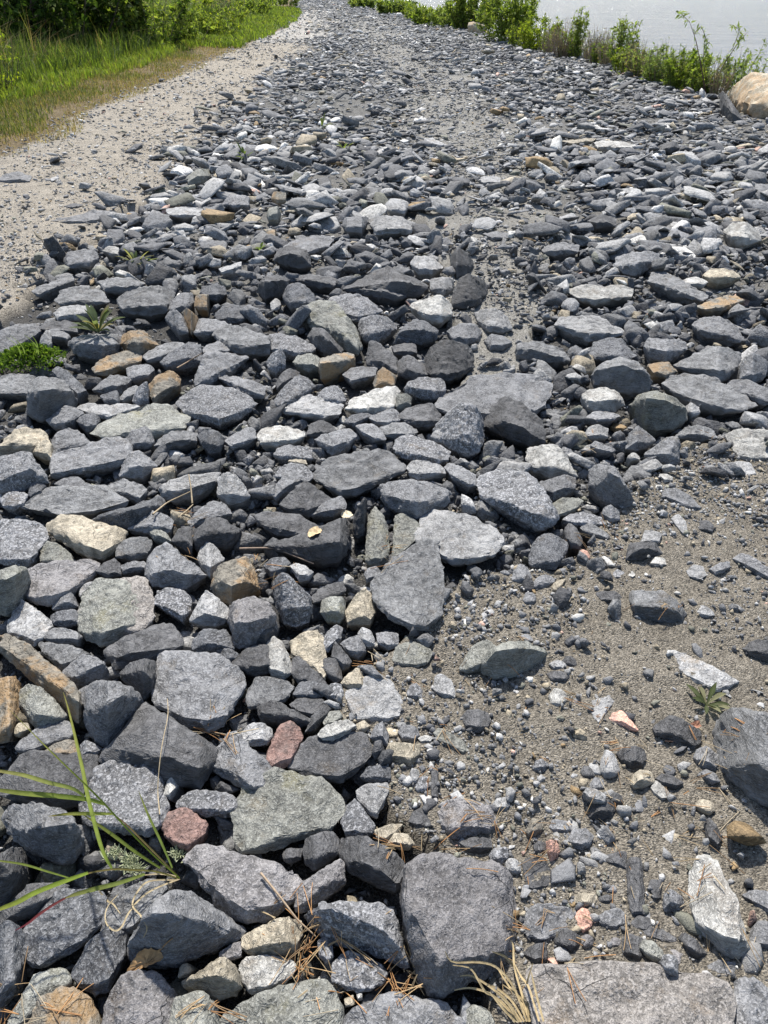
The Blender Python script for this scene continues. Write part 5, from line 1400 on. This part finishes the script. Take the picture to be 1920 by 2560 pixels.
cards(lf, np.array(WC), np.array(WD), 0.085 * rw.uniform(.6, 1.2, n), 0.022 * rw.uniform(.7, 1.2, n), np.array(PALE)[rw.integers(0, 3, n)] * rw.uniform(.8, 1.3, (n, 1)), 0.25)
lf.build("foliage", M_LEAF, parent=wr)

# bushes and trees behind the verge
def inland(px, py, hh, rr, name, label, cat, back=0.0, **kw):
    p = np.array(img_loc(px, py))
    p[1] += back; p[0] -= back * 0.35
    p[2] = float(ground_z(np.array([p[0]]), np.array([p[1]]), False)[0])
    shrub(name, label, cat, tuple(p), hh, rr, group="bushes behind the grass verge", **kw)
inland(20, 150, 3.4, 1.9, "broadleaf_tree", "dark dense broadleaf tree in the upper left corner", "tree", 1.5, nstem=22, nleaf=5200, leaf=(0.15, 0.5), cols=DG, seed=20, start=0.05, upright=0.4)
inland(150, 140, 3.2, 1.8, "broadleaf_tree", "dark leafy tree next to the corner tree, with dry stalks before it", "tree", 1.5, nstem=22, nleaf=5200, leaf=(0.15, 0.5), cols=DG + LG[:1], seed=21, start=0.05, upright=0.4)
inland(280, 128, 2.7, 1.4, "broadleaf_bush", "dark bush with a slender dark trunk behind the tall grass", "bush", 1.0, nstem=18, nleaf=4200, leaf=(0.14, 0.5), cols=DG + LG[:1], seed=22, start=0.05)
inland(380, 118, 1.55, 1.2, "leafy_bush", "mid green leafy bush between the dark trees and the tall herbs", "bush", 0.0, nstem=24, nleaf=2800, leaf=(0.12, 0.5), cols=LG + DG[1:], seed=23, start=0.05)
inland(455, 108, 1.2, 1.2, "leafy_bush", "lighter green herb bush nearest the bright grass strip", "bush", 0.0, nstem=28, nleaf=2400, leaf=(0.12, 0.42), cols=LG + YG[2:], seed=24, start=0.05)
inland(535, 92, 0.95, 1.1, "leafy_bush", "low yellow-green bush at the right end of the bushes", "bush", 0.0, nstem=26, nleaf=1700, leaf=(0.11, 0.42), cols=LG + YG, seed=25, start=0.05)
inland(575, 62, 1.3, 0.9, "dry_bush", "brownish twiggy bush before the open field", "bush", 3.0, nstem=34, nleaf=700, leaf=(0.12, 0.4), cols=BR + PALE, stemcol=(0.18, 0.13, 0.1), seed=26)
inland(655, 45, 0.9, 1.3, "leafy_bush", "small round green bush where the verge narrows by the far road", "bush", 2.0, nstem=24, nleaf=1200, leaf=(0.16, 0.45), cols=LG + YG[2:], seed=27)
inland(702, 16, 1.6, 2.2, "leafy_bush", "farthest green bush where the verge meets the road at the top of the picture", "bush", 0.0, nstem=24, nleaf=900, leaf=(0.3, 0.45), cols=LG + PALE, seed=29)
inland(-10, 240, 0.75, 0.45, "yellow_weed", "yellow-green weed tuft on the left edge of the grass", "weed", 0.0, nstem=22, nleaf=520, leaf=(0.06, 0.4), cols=YG, seed=28)

# tan boulder on the shore
def big_boulder(name, label, px, py, size, sq, mat, seed, sink=0.3):
    r = random.Random(seed)
    bm = bmesh.new()
    for _ in range(16):
        v = Vector((r.gauss(0, 1), r.gauss(0, 1), r.gauss(0, 1))).normalized() * r.uniform(.85, 1.1)
        bm.verts.new((v.x * sq[0], v.y * sq[1], v.z * sq[2]))
    res = bmesh.ops.convex_hull(bm, input=bm.verts[:])
    junk = [e for e in res["geom_interior"] + res["geom_unused"] if isinstance(e, bmesh.types.BMVert)]
    bmesh.ops.delete(bm, geom=list(set(junk)), context='VERTS')
    bmesh.ops.triangulate(bm, faces=bm.faces[:])
    for _ in range(4):
        bmesh.ops.subdivide_edges(bm, edges=[e for e in bm.edges if e.calc_length() > 0.09], cuts=1)
        bmesh.ops.triangulate(bm, faces=[fc for fc in bm.faces if len(fc.verts) > 3])
    bmesh.ops.smooth_vert(bm, verts=bm.verts[:], factor=0.4, use_axis_x=True, use_axis_y=True, use_axis_z=True)
    bm.normal_update()
    off = Vector((seed, 2 * seed, 0))
    for v in bm.verts:
        v.co += v.normal * (0.07 * noise.noise(v.co * 2 + off) + 0.035 * noise.noise(v.co * 6 + off) + 0.015 * noise.noise(v.co * 17 + off))
        v.co *= size
    for fc in bm.faces:
        fc.smooth = True
    me = bpy.data.meshes.new(name); bm.to_mesh(me); bm.free()
    me.materials.append(mat)
    o = link(bpy.data.objects.new(name, me))
    o.location = img_loc(px, py)
    o.location.z += size * sq[2] * sink
    return tag(o, label, "boulder", "boulders on the shore")
M_TANB = RM['Q']
big_boulder("boulder", "small tan boulder under the far shore shrub", 1192, 82, 0.42, (0.9, 0.7, 0.6), M_TANB, 6, 0.4)
big_boulder("boulder", "pinkish boulder left of the small tan one by the far shore", 1160, 72, 0.42, (1.0, 0.7, 0.6), RM['M'], 12, 0.35)

# ---------------- what lies on the stones: rays cast on the stones and the ground give the place
hv = [v for a in HULLS_V for v in a]
hf = [f for a in HULLS_F for f in a]
BVH = BVHTree.FromPolygons(hv, hf)
def hit(px, py):
    d = Vector(ray(px, py)).normalized()
    l, n, i, dist = BVH.ray_cast(Vector((0, 0, CAM_H)), d)
    g0 = Vector(at_z(px, py, -0.01 if py > 500 else 0.0))
    if l is None or (g0 - Vector((0, 0, CAM_H))).length < dist:
        return g0, Vector((0, 0, 1))
    if n.dot(d) > 0:
        n = -n
    return l, n
def lay(px, py, lift):
    p, n = hit(px, py)
    q = p + Vector((0, 0, lift))
    return np.array(q)

def origin(pts, name, label, cat, group=None):
    b = pts[0]
    return tag(empty(name, tuple(b)), label, cat, group), np.array(b)

# the green grass tuft, lower left (each blade traced, rising from the tuft's foot)
def tz(x, y): return (x / 3.318, 1700 + y / 3.318)
foot = lay(*tz(1490, 1645), 0.0)
tuft, fo = origin([foot], "grass_tuft", "tuft of long green grass blades growing among the stones, lower left", "grass tuft")
GB = [((0.13, 0.22, 0.03), 22, [(1490, 1645), (1300, 1480), (1100, 1280), (950, 1120), (850, 1010), (700, 860), (450, 620), (250, 420), (60, 225)], .24),
      ((0.17, 0.27, 0.04), 50, [(930, 1560), (880, 1480), (830, 1350), (770, 1130), (720, 920), (690, 760), (640, 540), (570, 250), (525, 100)], .20),
      ((0.16, 0.25, 0.04), 62, [(870, 1030), (720, 990), (450, 960), (200, 940), (0, 915), (-120, 900)], .18),
      ((0.22, 0.29, 0.07), 50, [(700, 965), (600, 900), (400, 850), (200, 790), (0, 755), (-100, 730)], .2),
      ((0.20, 0.27, 0.05), 44, [(950, 1110), (800, 1110), (600, 1110), (400, 1130)], .16),
      ((0.10, 0.19, 0.03), 34, [(1430, 1560), (1330, 1330), (1230, 1120), (1150, 920)], .13),
      ((0.12, 0.20, 0.03), 42, [(1330, 1560), (1130, 1430), (930, 1280), (800, 1190), (680, 1110)], .12),
      ((0.14, 0.16, 0.04), 26, [(1490, 1650), (1300, 1590), (1100, 1575), (930, 1570), (720, 1605), (550, 1660)], .08),
      ((0.19, 0.30, 0.035), 60, [(730, 1600), (560, 1660), (300, 1760), (150, 1840), (0, 1900), (-120, 1960)], .10),
      ((0.16, 0.24, 0.05), 56, [(1200, 1610), (1000, 1680), (800, 1730), (620, 1780), (540, 1810)], .07),
      ((0.12, 0.035, 0.03), 34, [(560, 1800), (450, 1860), (330, 1940), (230, 2020), (120, 2080)], .06),
      ((0.15, 0.24, 0.04), 26, [(570, 1640), (400, 1590), (200, 1530), (0, 1500), (-80, 1490)], .09),
      ((0.15, 0.15, 0.05), 24, [(1490, 1640), (1350, 1500), (1180, 1330), (1050, 1200), (900, 1080)], .15)]
for col, wpx, pts, top in GB:
    P = []
    m = len(pts)
    for i, (x, y) in enumerate(pts):
        px, py = tz(x, y)
        tt = max(0.0, (1490 - x) / 1490)
        zz = 0.03 + top * min(1, tt * 1.5) ** 0.8
        P.append(at_z(px, py, zz))
    P = np.array(P) - fo
    wm = wpx / 3.318 / FPX * 0.85
    V, F = strip(P, [wm * .55, wm * .9, wm, wm * .8, wm * .1], None, (0.1, -0.5, 0.9), 0.3, 22)
    tt_ = np.repeat(np.linspace(0, 1, len(V) // 3), 3)[:, None]
    C = (np.array(col) * (1 - tt_ ** 3) + np.array(col) * (1.15, .75, 1.3) * tt_ ** 3 + np.array((.04, .005, .012))) * (1 + 0.25 * np.sin(np.arange(len(V)) % 3 * 2.0))[:, None]
    np_mesh("blade", V, F, M_BLADE, C, True, tuft)
for pts in ([(1500, 1680), (1300, 1760), (1180, 1840), (1080, 1960), (1020, 2080), (960, 2110), (890, 2040), (900, 1920), (1000, 1800)], [(1480, 1690), (1250, 1700), (1150, 1790), (1110, 1900), (1180, 1990), (1230, 2090), (1200, 2170)], [(1470, 1660), (1350, 1640), (1200, 1650)], [(820, 1760), (900, 1860), (950, 1890), (1010, 1970)]):
    P = np.array([lay(*tz(x, y), 0.012) for x, y in pts]) - fo
    V, F = strip(P, [.0025, .003, .0025, .001], None, (0.1, -0.4, 0.9), 0.2, 30)
    np_mesh("dry_blade", V, F, M_DRY, np.tile((0.42, 0.34, 0.20), (len(V), 1)), True, tuft)

def stalk(name, label, cat, pts, w, col, lift=0.012, group=None, mat=None, roundish=True):
    P = np.array([lay(x, y, lift) for x, y in pts])
    o_ = P[0].copy()
    t = np.linspace(0, len(P) - 1, 20); k = np.clip(t.astype(int), 0, len(P) - 2); u = (t - k)[:, None]
    Q = P[k] * (1 - u) + P[k + 1] * u
    for _ in range(3):
        Q[1:-1] = (Q[:-2] + 2 * Q[1:-1] + Q[2:]) / 4
    V, F = tube(Q - o_, np.linspace(w / 2, w / 3.5, 20), 5)
    o = np_mesh(name, V, F, mat or M_DRY, np.tile(col, (len(V), 1)), True)
    o.location = tuple(o_)
    return tag(o, label, cat, group)
STR = (0.46, 0.37, 0.23)
stalk("dry_stalk", "thin pale grass stalk leaning over the big white-speckled granite rock", "stalk", [tz(1340, 1170), tz(1318, 960), tz(1350, 620), tz(1412, 340), tz(1400, 210)], .0024, STR, 0.02)
stalk("dry_stalk", "long straw stalk lying across the notched mauve-grey stone", "stalk", [(653, 2192), (700, 2250), (745, 2310), (790, 2350)], .0045, (0.40, 0.30, 0.2))
stalk("twig", "grey-brown twig lying along the long blue-black slate", "twig", [(600, 1380), (690, 1378), (720, 1392), (785, 1418)], .006, (0.30, 0.22, 0.16))
for lab, pts in (("thickest dry straw stem lying on the stones of the left middle", [(385, 1300), (420, 1270), (478, 1243)]), ("pale forked dry straw standing up beside the thick straw stem", [(483, 1272), (480, 1235), (474, 1200)]), ("short golden straw at the foot of the thick straw stem", [(448, 1308), (470, 1290), (485, 1275)])):
    stalk("dry_stalk", lab, "stalk", pts, .006, (0.38, 0.30, 0.19), 0.02)
stalk("twig", "thin bare twig resting on the stones below the ochre yellow stone", "twig", [(445, 938), (475, 920), (508, 900)], .007, (0.25, 0.18, 0.12), 0.03)
stalk("twig", "reddish twig lying in the gravel right of the pale blade shaped stone", "twig", [(1660, 1860), (1690, 1862), (1720, 1880)], .004, (0.28, 0.16, 0.1), 0.01)

# dry straw tuft on the lower edge
def t6(x, y): return (1040 + x / 4.608, 2300 + y / 4.608)
dt, do = origin([lay(*t6(1250, 1250), 0.0)], "dry_grass_tuft", "tuft of dry yellow straw between the big mauve block and the flat slab", "grass tuft")
for pts in ([(1260, 1240), (1100, 900), (900, 730), (700, 640), (420, 530), (330, 400)], [(1200, 1240), (1000, 1000), (780, 850), (620, 740), (500, 700)], [(1290, 1240), (1200, 950), (1110, 650), (1100, 400), (1080, 290)],
            [(1280, 1240), (1250, 900), (1270, 760), (1320, 620)], [(1450, 1240), (1350, 960), (1290, 780)], [(1180, 1240), (900, 1000), (780, 980), (700, 900), (600, 720), (420, 560)], [(1400, 1240), (1260, 960), (1180, 800), (1110, 620)],
            [(1150, 1240), (1000, 1050), (800, 920), (600, 880), (430, 915)], [(1230, 1240), (1080, 1010), (900, 880), (780, 850)], [(1300, 1240), (1180, 1000), (1050, 860), (900, 640)], [(1110, 600), (1000, 560), (850, 540)],
            [(1340, 1240), (1240, 1050), (1130, 950), (980, 860)], [(1170, 1240), (1040, 1090), (880, 990)], [(1130, 1240), (980, 1140), (820, 1000)]):
    P = np.array([lay(*t6(x, y), 0.01 + 0.02 * math.sin(i)) for i, (x, y) in enumerate(pts)]) - do
    P[:, 2] = np.linspace(P[0, 2] + 0.01, max(P[-1, 2], 0.01) + 0.02, len(P))
    V, F = strip(P, [.003, .0034, .003, .0012], None, (0.1, -0.5, 0.9), 0.25, 18)
    np_mesh("blade", V, F, M_DRY, np.tile(np.array((0.44, 0.34, 0.18)) * random.uniform(.8, 1.25), (len(V), 1)), True, dt)

# leaf rosettes
def rosette(px, py, size, n, label, cols, lift=0.0, up=0.5, seed=0, broad=0.17):
    r = random.Random(seed)
    p, nn = hit(px, py)
    root = tag(empty("rosette_plant", tuple(p)), label, "plant", "leaf rosettes in the rubble")
    for i in range(n):
        a = i * 2.4 + r.uniform(-.3, .3)
        ln = size * r.uniform(0.6, 1.1)
        el = up * r.uniform(0.3, 1.4)
        t = np.linspace(0, 1, 7)
        rad = ln * t * math.cos(el)
        z = 0.012 + ln * (math.sin(el) * t - 0.35 * t ** 2.4 * r.uniform(0.2, 1.2))
        P = np.stack([rad * math.cos(a), rad * math.sin(a), np.maximum(z, 0.006)], 1)
        w = size * broad * r.uniform(.8, 1.2)
        V, F = strip(P, [w * .25, w * .35, w * .8, w, w * .7, w * .08], None, (0, 0, 1), 0.5, 14)
        c = np.array(cols[i % len(cols)]) * r.uniform(.75, 1.25)
        C = np.tile(c, (len(V), 1)); C[1::3] = C[1::3] * 0.6 + np.array((0.2, 0.22, 0.12)) * 0.4
        np_mesh("leaf", V, F, M_LEAF, C, True, root)
GRN = [(0.10, 0.13, 0.07), (0.12, 0.155, 0.08), (0.14, 0.175, 0.10), (0.26, 0.22, 0.12)]
rosette(248, 838, 0.16, 17, "largest grey-green leaf rosette, on the left among the slates", GRN, up=0.95, seed=1, broad=.15)
rosette(340, 668, 0.13, 17, "pale green leaf rosette up behind the largest one, by the sandy track", [(0.17, 0.20, 0.09), (0.27, 0.25, 0.14), (0.13, 0.17, 0.07)], up=0.8, seed=2, broad=.12)
rosette(1762, 1772, 0.062, 12, "small leaf rosette between the grey blade shaped stone and the two-tone block", [(0.075, 0.10, 0.04), (0.09, 0.115, 0.05), (0.26, 0.25, 0.15)], up=0.6, seed=3, broad=.17)
rosette(612, 402, 0.19, 8, "bright green leafy sprout in the rubble of the upper middle", [(0.12, 0.18, 0.05), (0.15, 0.21, 0.06)], up=1.0, seed=4, broad=.12)
rosette(805, 325, 0.18, 7, "slim green sprout farthest up the rubble ridge", [(0.12, 0.17, 0.05), (0.16, 0.2, 0.07)], up=1.1, seed=5, broad=.11)
rosette(860, 378, 0.13, 6, "yellow-green sprout right of the bright leafy one", [(0.22, 0.26, 0.05), (0.17, 0.24, 0.05)], up=0.8, seed=6)
rosette(652, 628, 0.06, 5, "tiny bright green seedling beside a dark stone in the middle", [(0.2, 0.3, 0.04)], up=0.7, seed=7, broad=.3)

# cushion of moss on the left edge
mo = np.array(hit(62, 925)[0])
mr = tag(empty("moss_cushion", tuple(mo)), "dark green leafy moss cushion on the left edge above the blocky boulder", "moss")
acc = Acc()
rm = np.random.default_rng(9)
n = 2600
u, v = rm.normal(0, 0.42, n), rm.normal(0, 0.4, n)
k = np.hypot(u, v) < 1
u, v = u[k], v[k]; n = len(u)
C = np.stack([u * 0.15, v * 0.13 + 0.06, 0.02 + 0.055 * (1 - np.hypot(u, v)) + rm.uniform(-.02, .01, n)], 1)
D = rm.normal(0, 0.6, (n, 3)) + (0, 0, 0.8); D /= np.linalg.norm(D, axis=1, keepdims=True)
cards(acc, C, D, rm.uniform(.010, .022, n), rm.uniform(.006, .012, n), np.array([(0.07, 0.13, 0.02), (0.10, 0.17, 0.025), (0.15, 0.22, 0.04)])[rm.integers(0, 3, n)])
acc.build("foliage", M_LEAF, parent=mr)
for q in range(4):
    a = np.array((rm.uniform(-.02, .06), 0.02 + rm.uniform(-.02, .03), 0.05))
    P = a + np.array((rm.uniform(-.05, .03), -0.02, 0.10)) * np.linspace(0, 1, 6)[:, None] + np.array((0.02, 0, 0)) * np.sin(np.linspace(0, 3, 6))[:, None]
    V, F = strip(P, [.005, .005, .003, .001], (1, 0, 0), (0, -1, 0.2), 0.2, 10)
    np_mesh("sprig", V, F, M_BLADE, np.tile((0.2, 0.27, 0.1), (len(V), 1)), True, mr)

# lichen by the grass tuft
lc = np.array(lay(315, 2150, 0.0))
lo = tag(empty("lichen_tuft", tuple(lc)), "pale green branching lichen under the grass blades", "lichen")
acc = Acc()
for (px, py, q) in ((285, 2138, 26), (318, 2160, 34), (340, 2178, 30), (452, 2142, 24)):
    c0 = np.array(lay(px, py, 0.004)) - lc
    for _ in range(q):
        c = c0 + np.array((rm.normal(0, .009), rm.normal(0, .006), 0))
        for _b in range(3):
            d = np.array((rm.normal(0, .7), rm.normal(0, .5), abs(rm.normal(.7, .3)))); d = d * 0.013 / np.linalg.norm(d)
            V, F = tube(np.stack([c, c + d * .5, c + d + rm.normal(0, .002, 3)]), (.0012, .001, .0006), 4)
            acc.add(V, F, np.tile(np.array((0.40, 0.43, 0.27)) * rm.uniform(.8, 1.2), (len(V), 1)))
acc.build("foliage", M_DRY, parent=lo)

# fallen leaves
def leaf(label, pts, stem, col, lift=0.012, group="fallen leaves"):
    mx, my = np.mean([p[0] for p in pts]), np.mean([p[1] for p in pts])
    p0, nn = hit(mx, my)
    nn = (nn + Vector((0, -0.1, 1.2))).normalized()
    p0 = p0 + nn * lift
    A = np.array(pts, float)
    for _ in range(2):                                  # round the outline
        B = np.roll(A, -1, 0)
        A = np.stack([A * .75 + B * .25, A * .25 + B * .75], 1).reshape(-1, 2)
    def onto(x, y, up=0.0):
        d = Vector(ray(x, y)); o_ = Vector((0, 0, CAM_H))
        return np.array(o_ + d * ((p0 + nn * up - o_).dot(nn) / d.dot(nn)))
    P = np.array([onto(x, y) for x, y in A])
    P[:, 2] += 0.10 * np.ptp(P[:, 0]) * np.sin(np.arange(len(P)) * 4 * np.pi / len(P) + mx) + 0.02 * np.ptp(P[:, 0]) * np.sin(np.arange(len(P)) * 2.3)
    c = P.mean(0)
    c_up = c + np.array((0, 0, -0.004))
    n_ = len(P)
    rings = [P, P * .66 + c_up * .34, P * .33 + c_up * .67]
    V = np.concatenate(rings + [c_up[None]]) + np.random.default_rng(1).normal(0, 0.0008, (3 * n_ + 1, 3))
    F = []
    for k in range(2):
        for i in range(n_):
            a, b = k * n_ + i, k * n_ + (i + 1) % n_
            F += [(a, b, b + n_), (a, b + n_, a + n_)]
    F += [(2 * n_ + i, 2 * n_ + (i + 1) % n_, 3 * n_) for i in range(n_)]
    root = tag(empty("fallen_leaf", tuple(c)), label, "leaf", group)
    C = np.tile(np.array(col), (len(V), 1)) * np.random.default_rng(2).uniform(.75, 1.2, (len(V), 1))
    np_mesh("leaf_blade", V - c, np.array(F), M_DRY, C, True, root)
    if stem:
        Q = np.array([onto(x, y, 0.004 + 0.006 * i_) for i_, (x, y) in enumerate(stem)]) - c
        V, F = tube(Q, np.linspace(.0018, .001, len(Q)), 4)
        np_mesh("leaf_stalk", V, F, M_DRY, np.tile(np.array(col) * .9, (len(V), 1)), True, root)
q = lambda x, y: (x * 10 / TS, 2060 + y * 10 / TS)
leaf("large curled brown leaf with a long stalk lying between the lower left stones", [q(80, 98), q(84, 91), q(90, 84), q(97, 81), q(103, 81), q(106, 85), q(103, 90), q(96, 93), q(88, 96)], [q(103, 82), q(108, 77), q(112, 74)], (0.36, 0.22, 0.10), 0.02)
q2 = lambda x, y: (640 + x * 10 / TS, 1060 + y * 10 / TS)
leaf("tan oval leaf resting on the blue-black slate in the middle", [q2(33, 70), q2(36, 68), q2(40, 66), q2(43, 68), q2(41, 71), q2(37, 73), q2(34, 73)], None, (0.55, 0.42, 0.24), 0.008)
leaf("cream torn leaf on the grey chip left of the upright slates", [q2(54, 59), q2(57, 56), q2(62, 56), q2(63, 60), q2(59, 61)], None, (0.62, 0.54, 0.38), 0.008)
q3 = lambda x, y: (1280 + x * 10 / TS, 1560 + y * 10 / TS)
leaf("red-brown dead leaf in the gravel left of the small leaf rosette", [q3(99, 36), q3(104, 35), q3(110, 37), q3(115, 40), q3(110, 42), q3(103, 40)], None, (0.20, 0.10, 0.075), 0.008)
leaf("orange-brown leaf scrap below the small leaf rosette", [q3(114, 66), q3(118, 63), q3(122, 63), q3(123, 66), q3(118, 68)], None, (0.32, 0.16, 0.10), 0.02)

# pine needles strewn over gravel and stones
NC = [(755, 2368, 16, 26, 40), (860, 2350, 7, 25, 30), (690, 2285, 5, 15, 20), (1040, 2430, 8, 20, 35), (992, 2120, 8, 30, 14), (985, 2450, 9, 25, 25), (1290, 2365, 12, 22, 40), (1420, 2400, 4, 18, 14), (545, 1832, 14, 22, 16), (1000, 1690, 7, 22, 22), (1100, 1815, 9, 26, 12), (955, 1665, 5, 26, 8),
      (968, 1385, 9, 8, 30), (718, 1455, 5, 30, 10), (850, 2480, 5, 12, 20), (520, 2520, 5, 12, 20), (740, 2440, 8, 14, 26), (1530, 1325, 5, 10, 14), (1450, 1335, 3, 10, 6), (1790, 1230, 5, 14, 14), (470, 1295, 8, 14, 14), (1560, 2080, 6, 40, 20), (1480, 1110, 4, 8, 14), (1780, 1110, 6, 22, 10), (1500, 1740, 6, 60, 30), (1400, 2000, 14, 70, 40), (1690, 2230, 8, 60, 40), (1220, 1900, 12, 60, 50), (1180, 2060, 10, 60, 40), (1700, 1950, 12, 100, 70), (1370, 1570, 10, 80, 50), (1300, 1760, 16, 110, 60), (1480, 2150, 16, 120, 60), (1660, 2060, 12, 110, 60), (1800, 2300, 9, 70, 50), (1130, 1960, 10, 60, 50), (1400, 2330, 8, 60, 40), (1820, 1830, 8, 40, 30), (1640, 1540, 8, 90, 50), (1560, 1850, 8, 70, 40), (640, 1420, 5, 30, 15), (400, 1380, 4, 60, 30), (110, 2520, 6, 30, 20), (30, 2490, 5, 14, 20)]
acc = Acc()
rn = np.random.default_rng(21)
for (px, py, cnt, sx, sy) in NC:
    for _ in range(int(cnt * 1.4)):
        x, y = px + rn.normal(0, sx), py + rn.normal(0, sy)
        p = lay(x, y, 0.006)
        a = rn.uniform(0, 2 * np.pi)
        ln = rn.uniform(0.015, 0.07)
        nd = rn.integers(1, 3)
        col = np.array([(0.44, 0.24, 0.10), (0.36, 0.19, 0.08), (0.46, 0.32, 0.17), (0.34, 0.26, 0.15), (0.26, 0.17, 0.09), (0.42, 0.35, 0.24)][rn.integers(0, 6)]) * rn.uniform(.8, 1.2)
        for k in range(nd):
            aa = a + k * rn.uniform(.05, .25)
            t = np.linspace(0, 1, 5)[:, None]
            d = np.array((math.cos(aa), math.sin(aa), 0))
            s = np.array((-d[1], d[0], 0))
            P = p + d * ln * t + s * ln * rn.uniform(-.15, .15) * t * t
            pe, _n = hit(*project(P[-1, 0], P[-1, 1], P[-1, 2])) if True else (None, None)
            ez = min(max(pe.z + 0.006, p[2] - 0.03), p[2] + 0.03)
            P[:, 2] = p[2] + (ez - p[2]) * t[:, 0] + 0.002 * np.sin(t[:, 0] * 3)
            V, F = tube(P, rn.uniform(.0005, .0008), 4)
            acc.add(V, F, np.tile(col, (len(V), 1)))
o = acc.build("pine_needles", M_DRY)
o["kind"] = "stuff"; o["label"] = "orange-brown pine needles strewn over gravel and stones"; o["category"] = "pine needles"
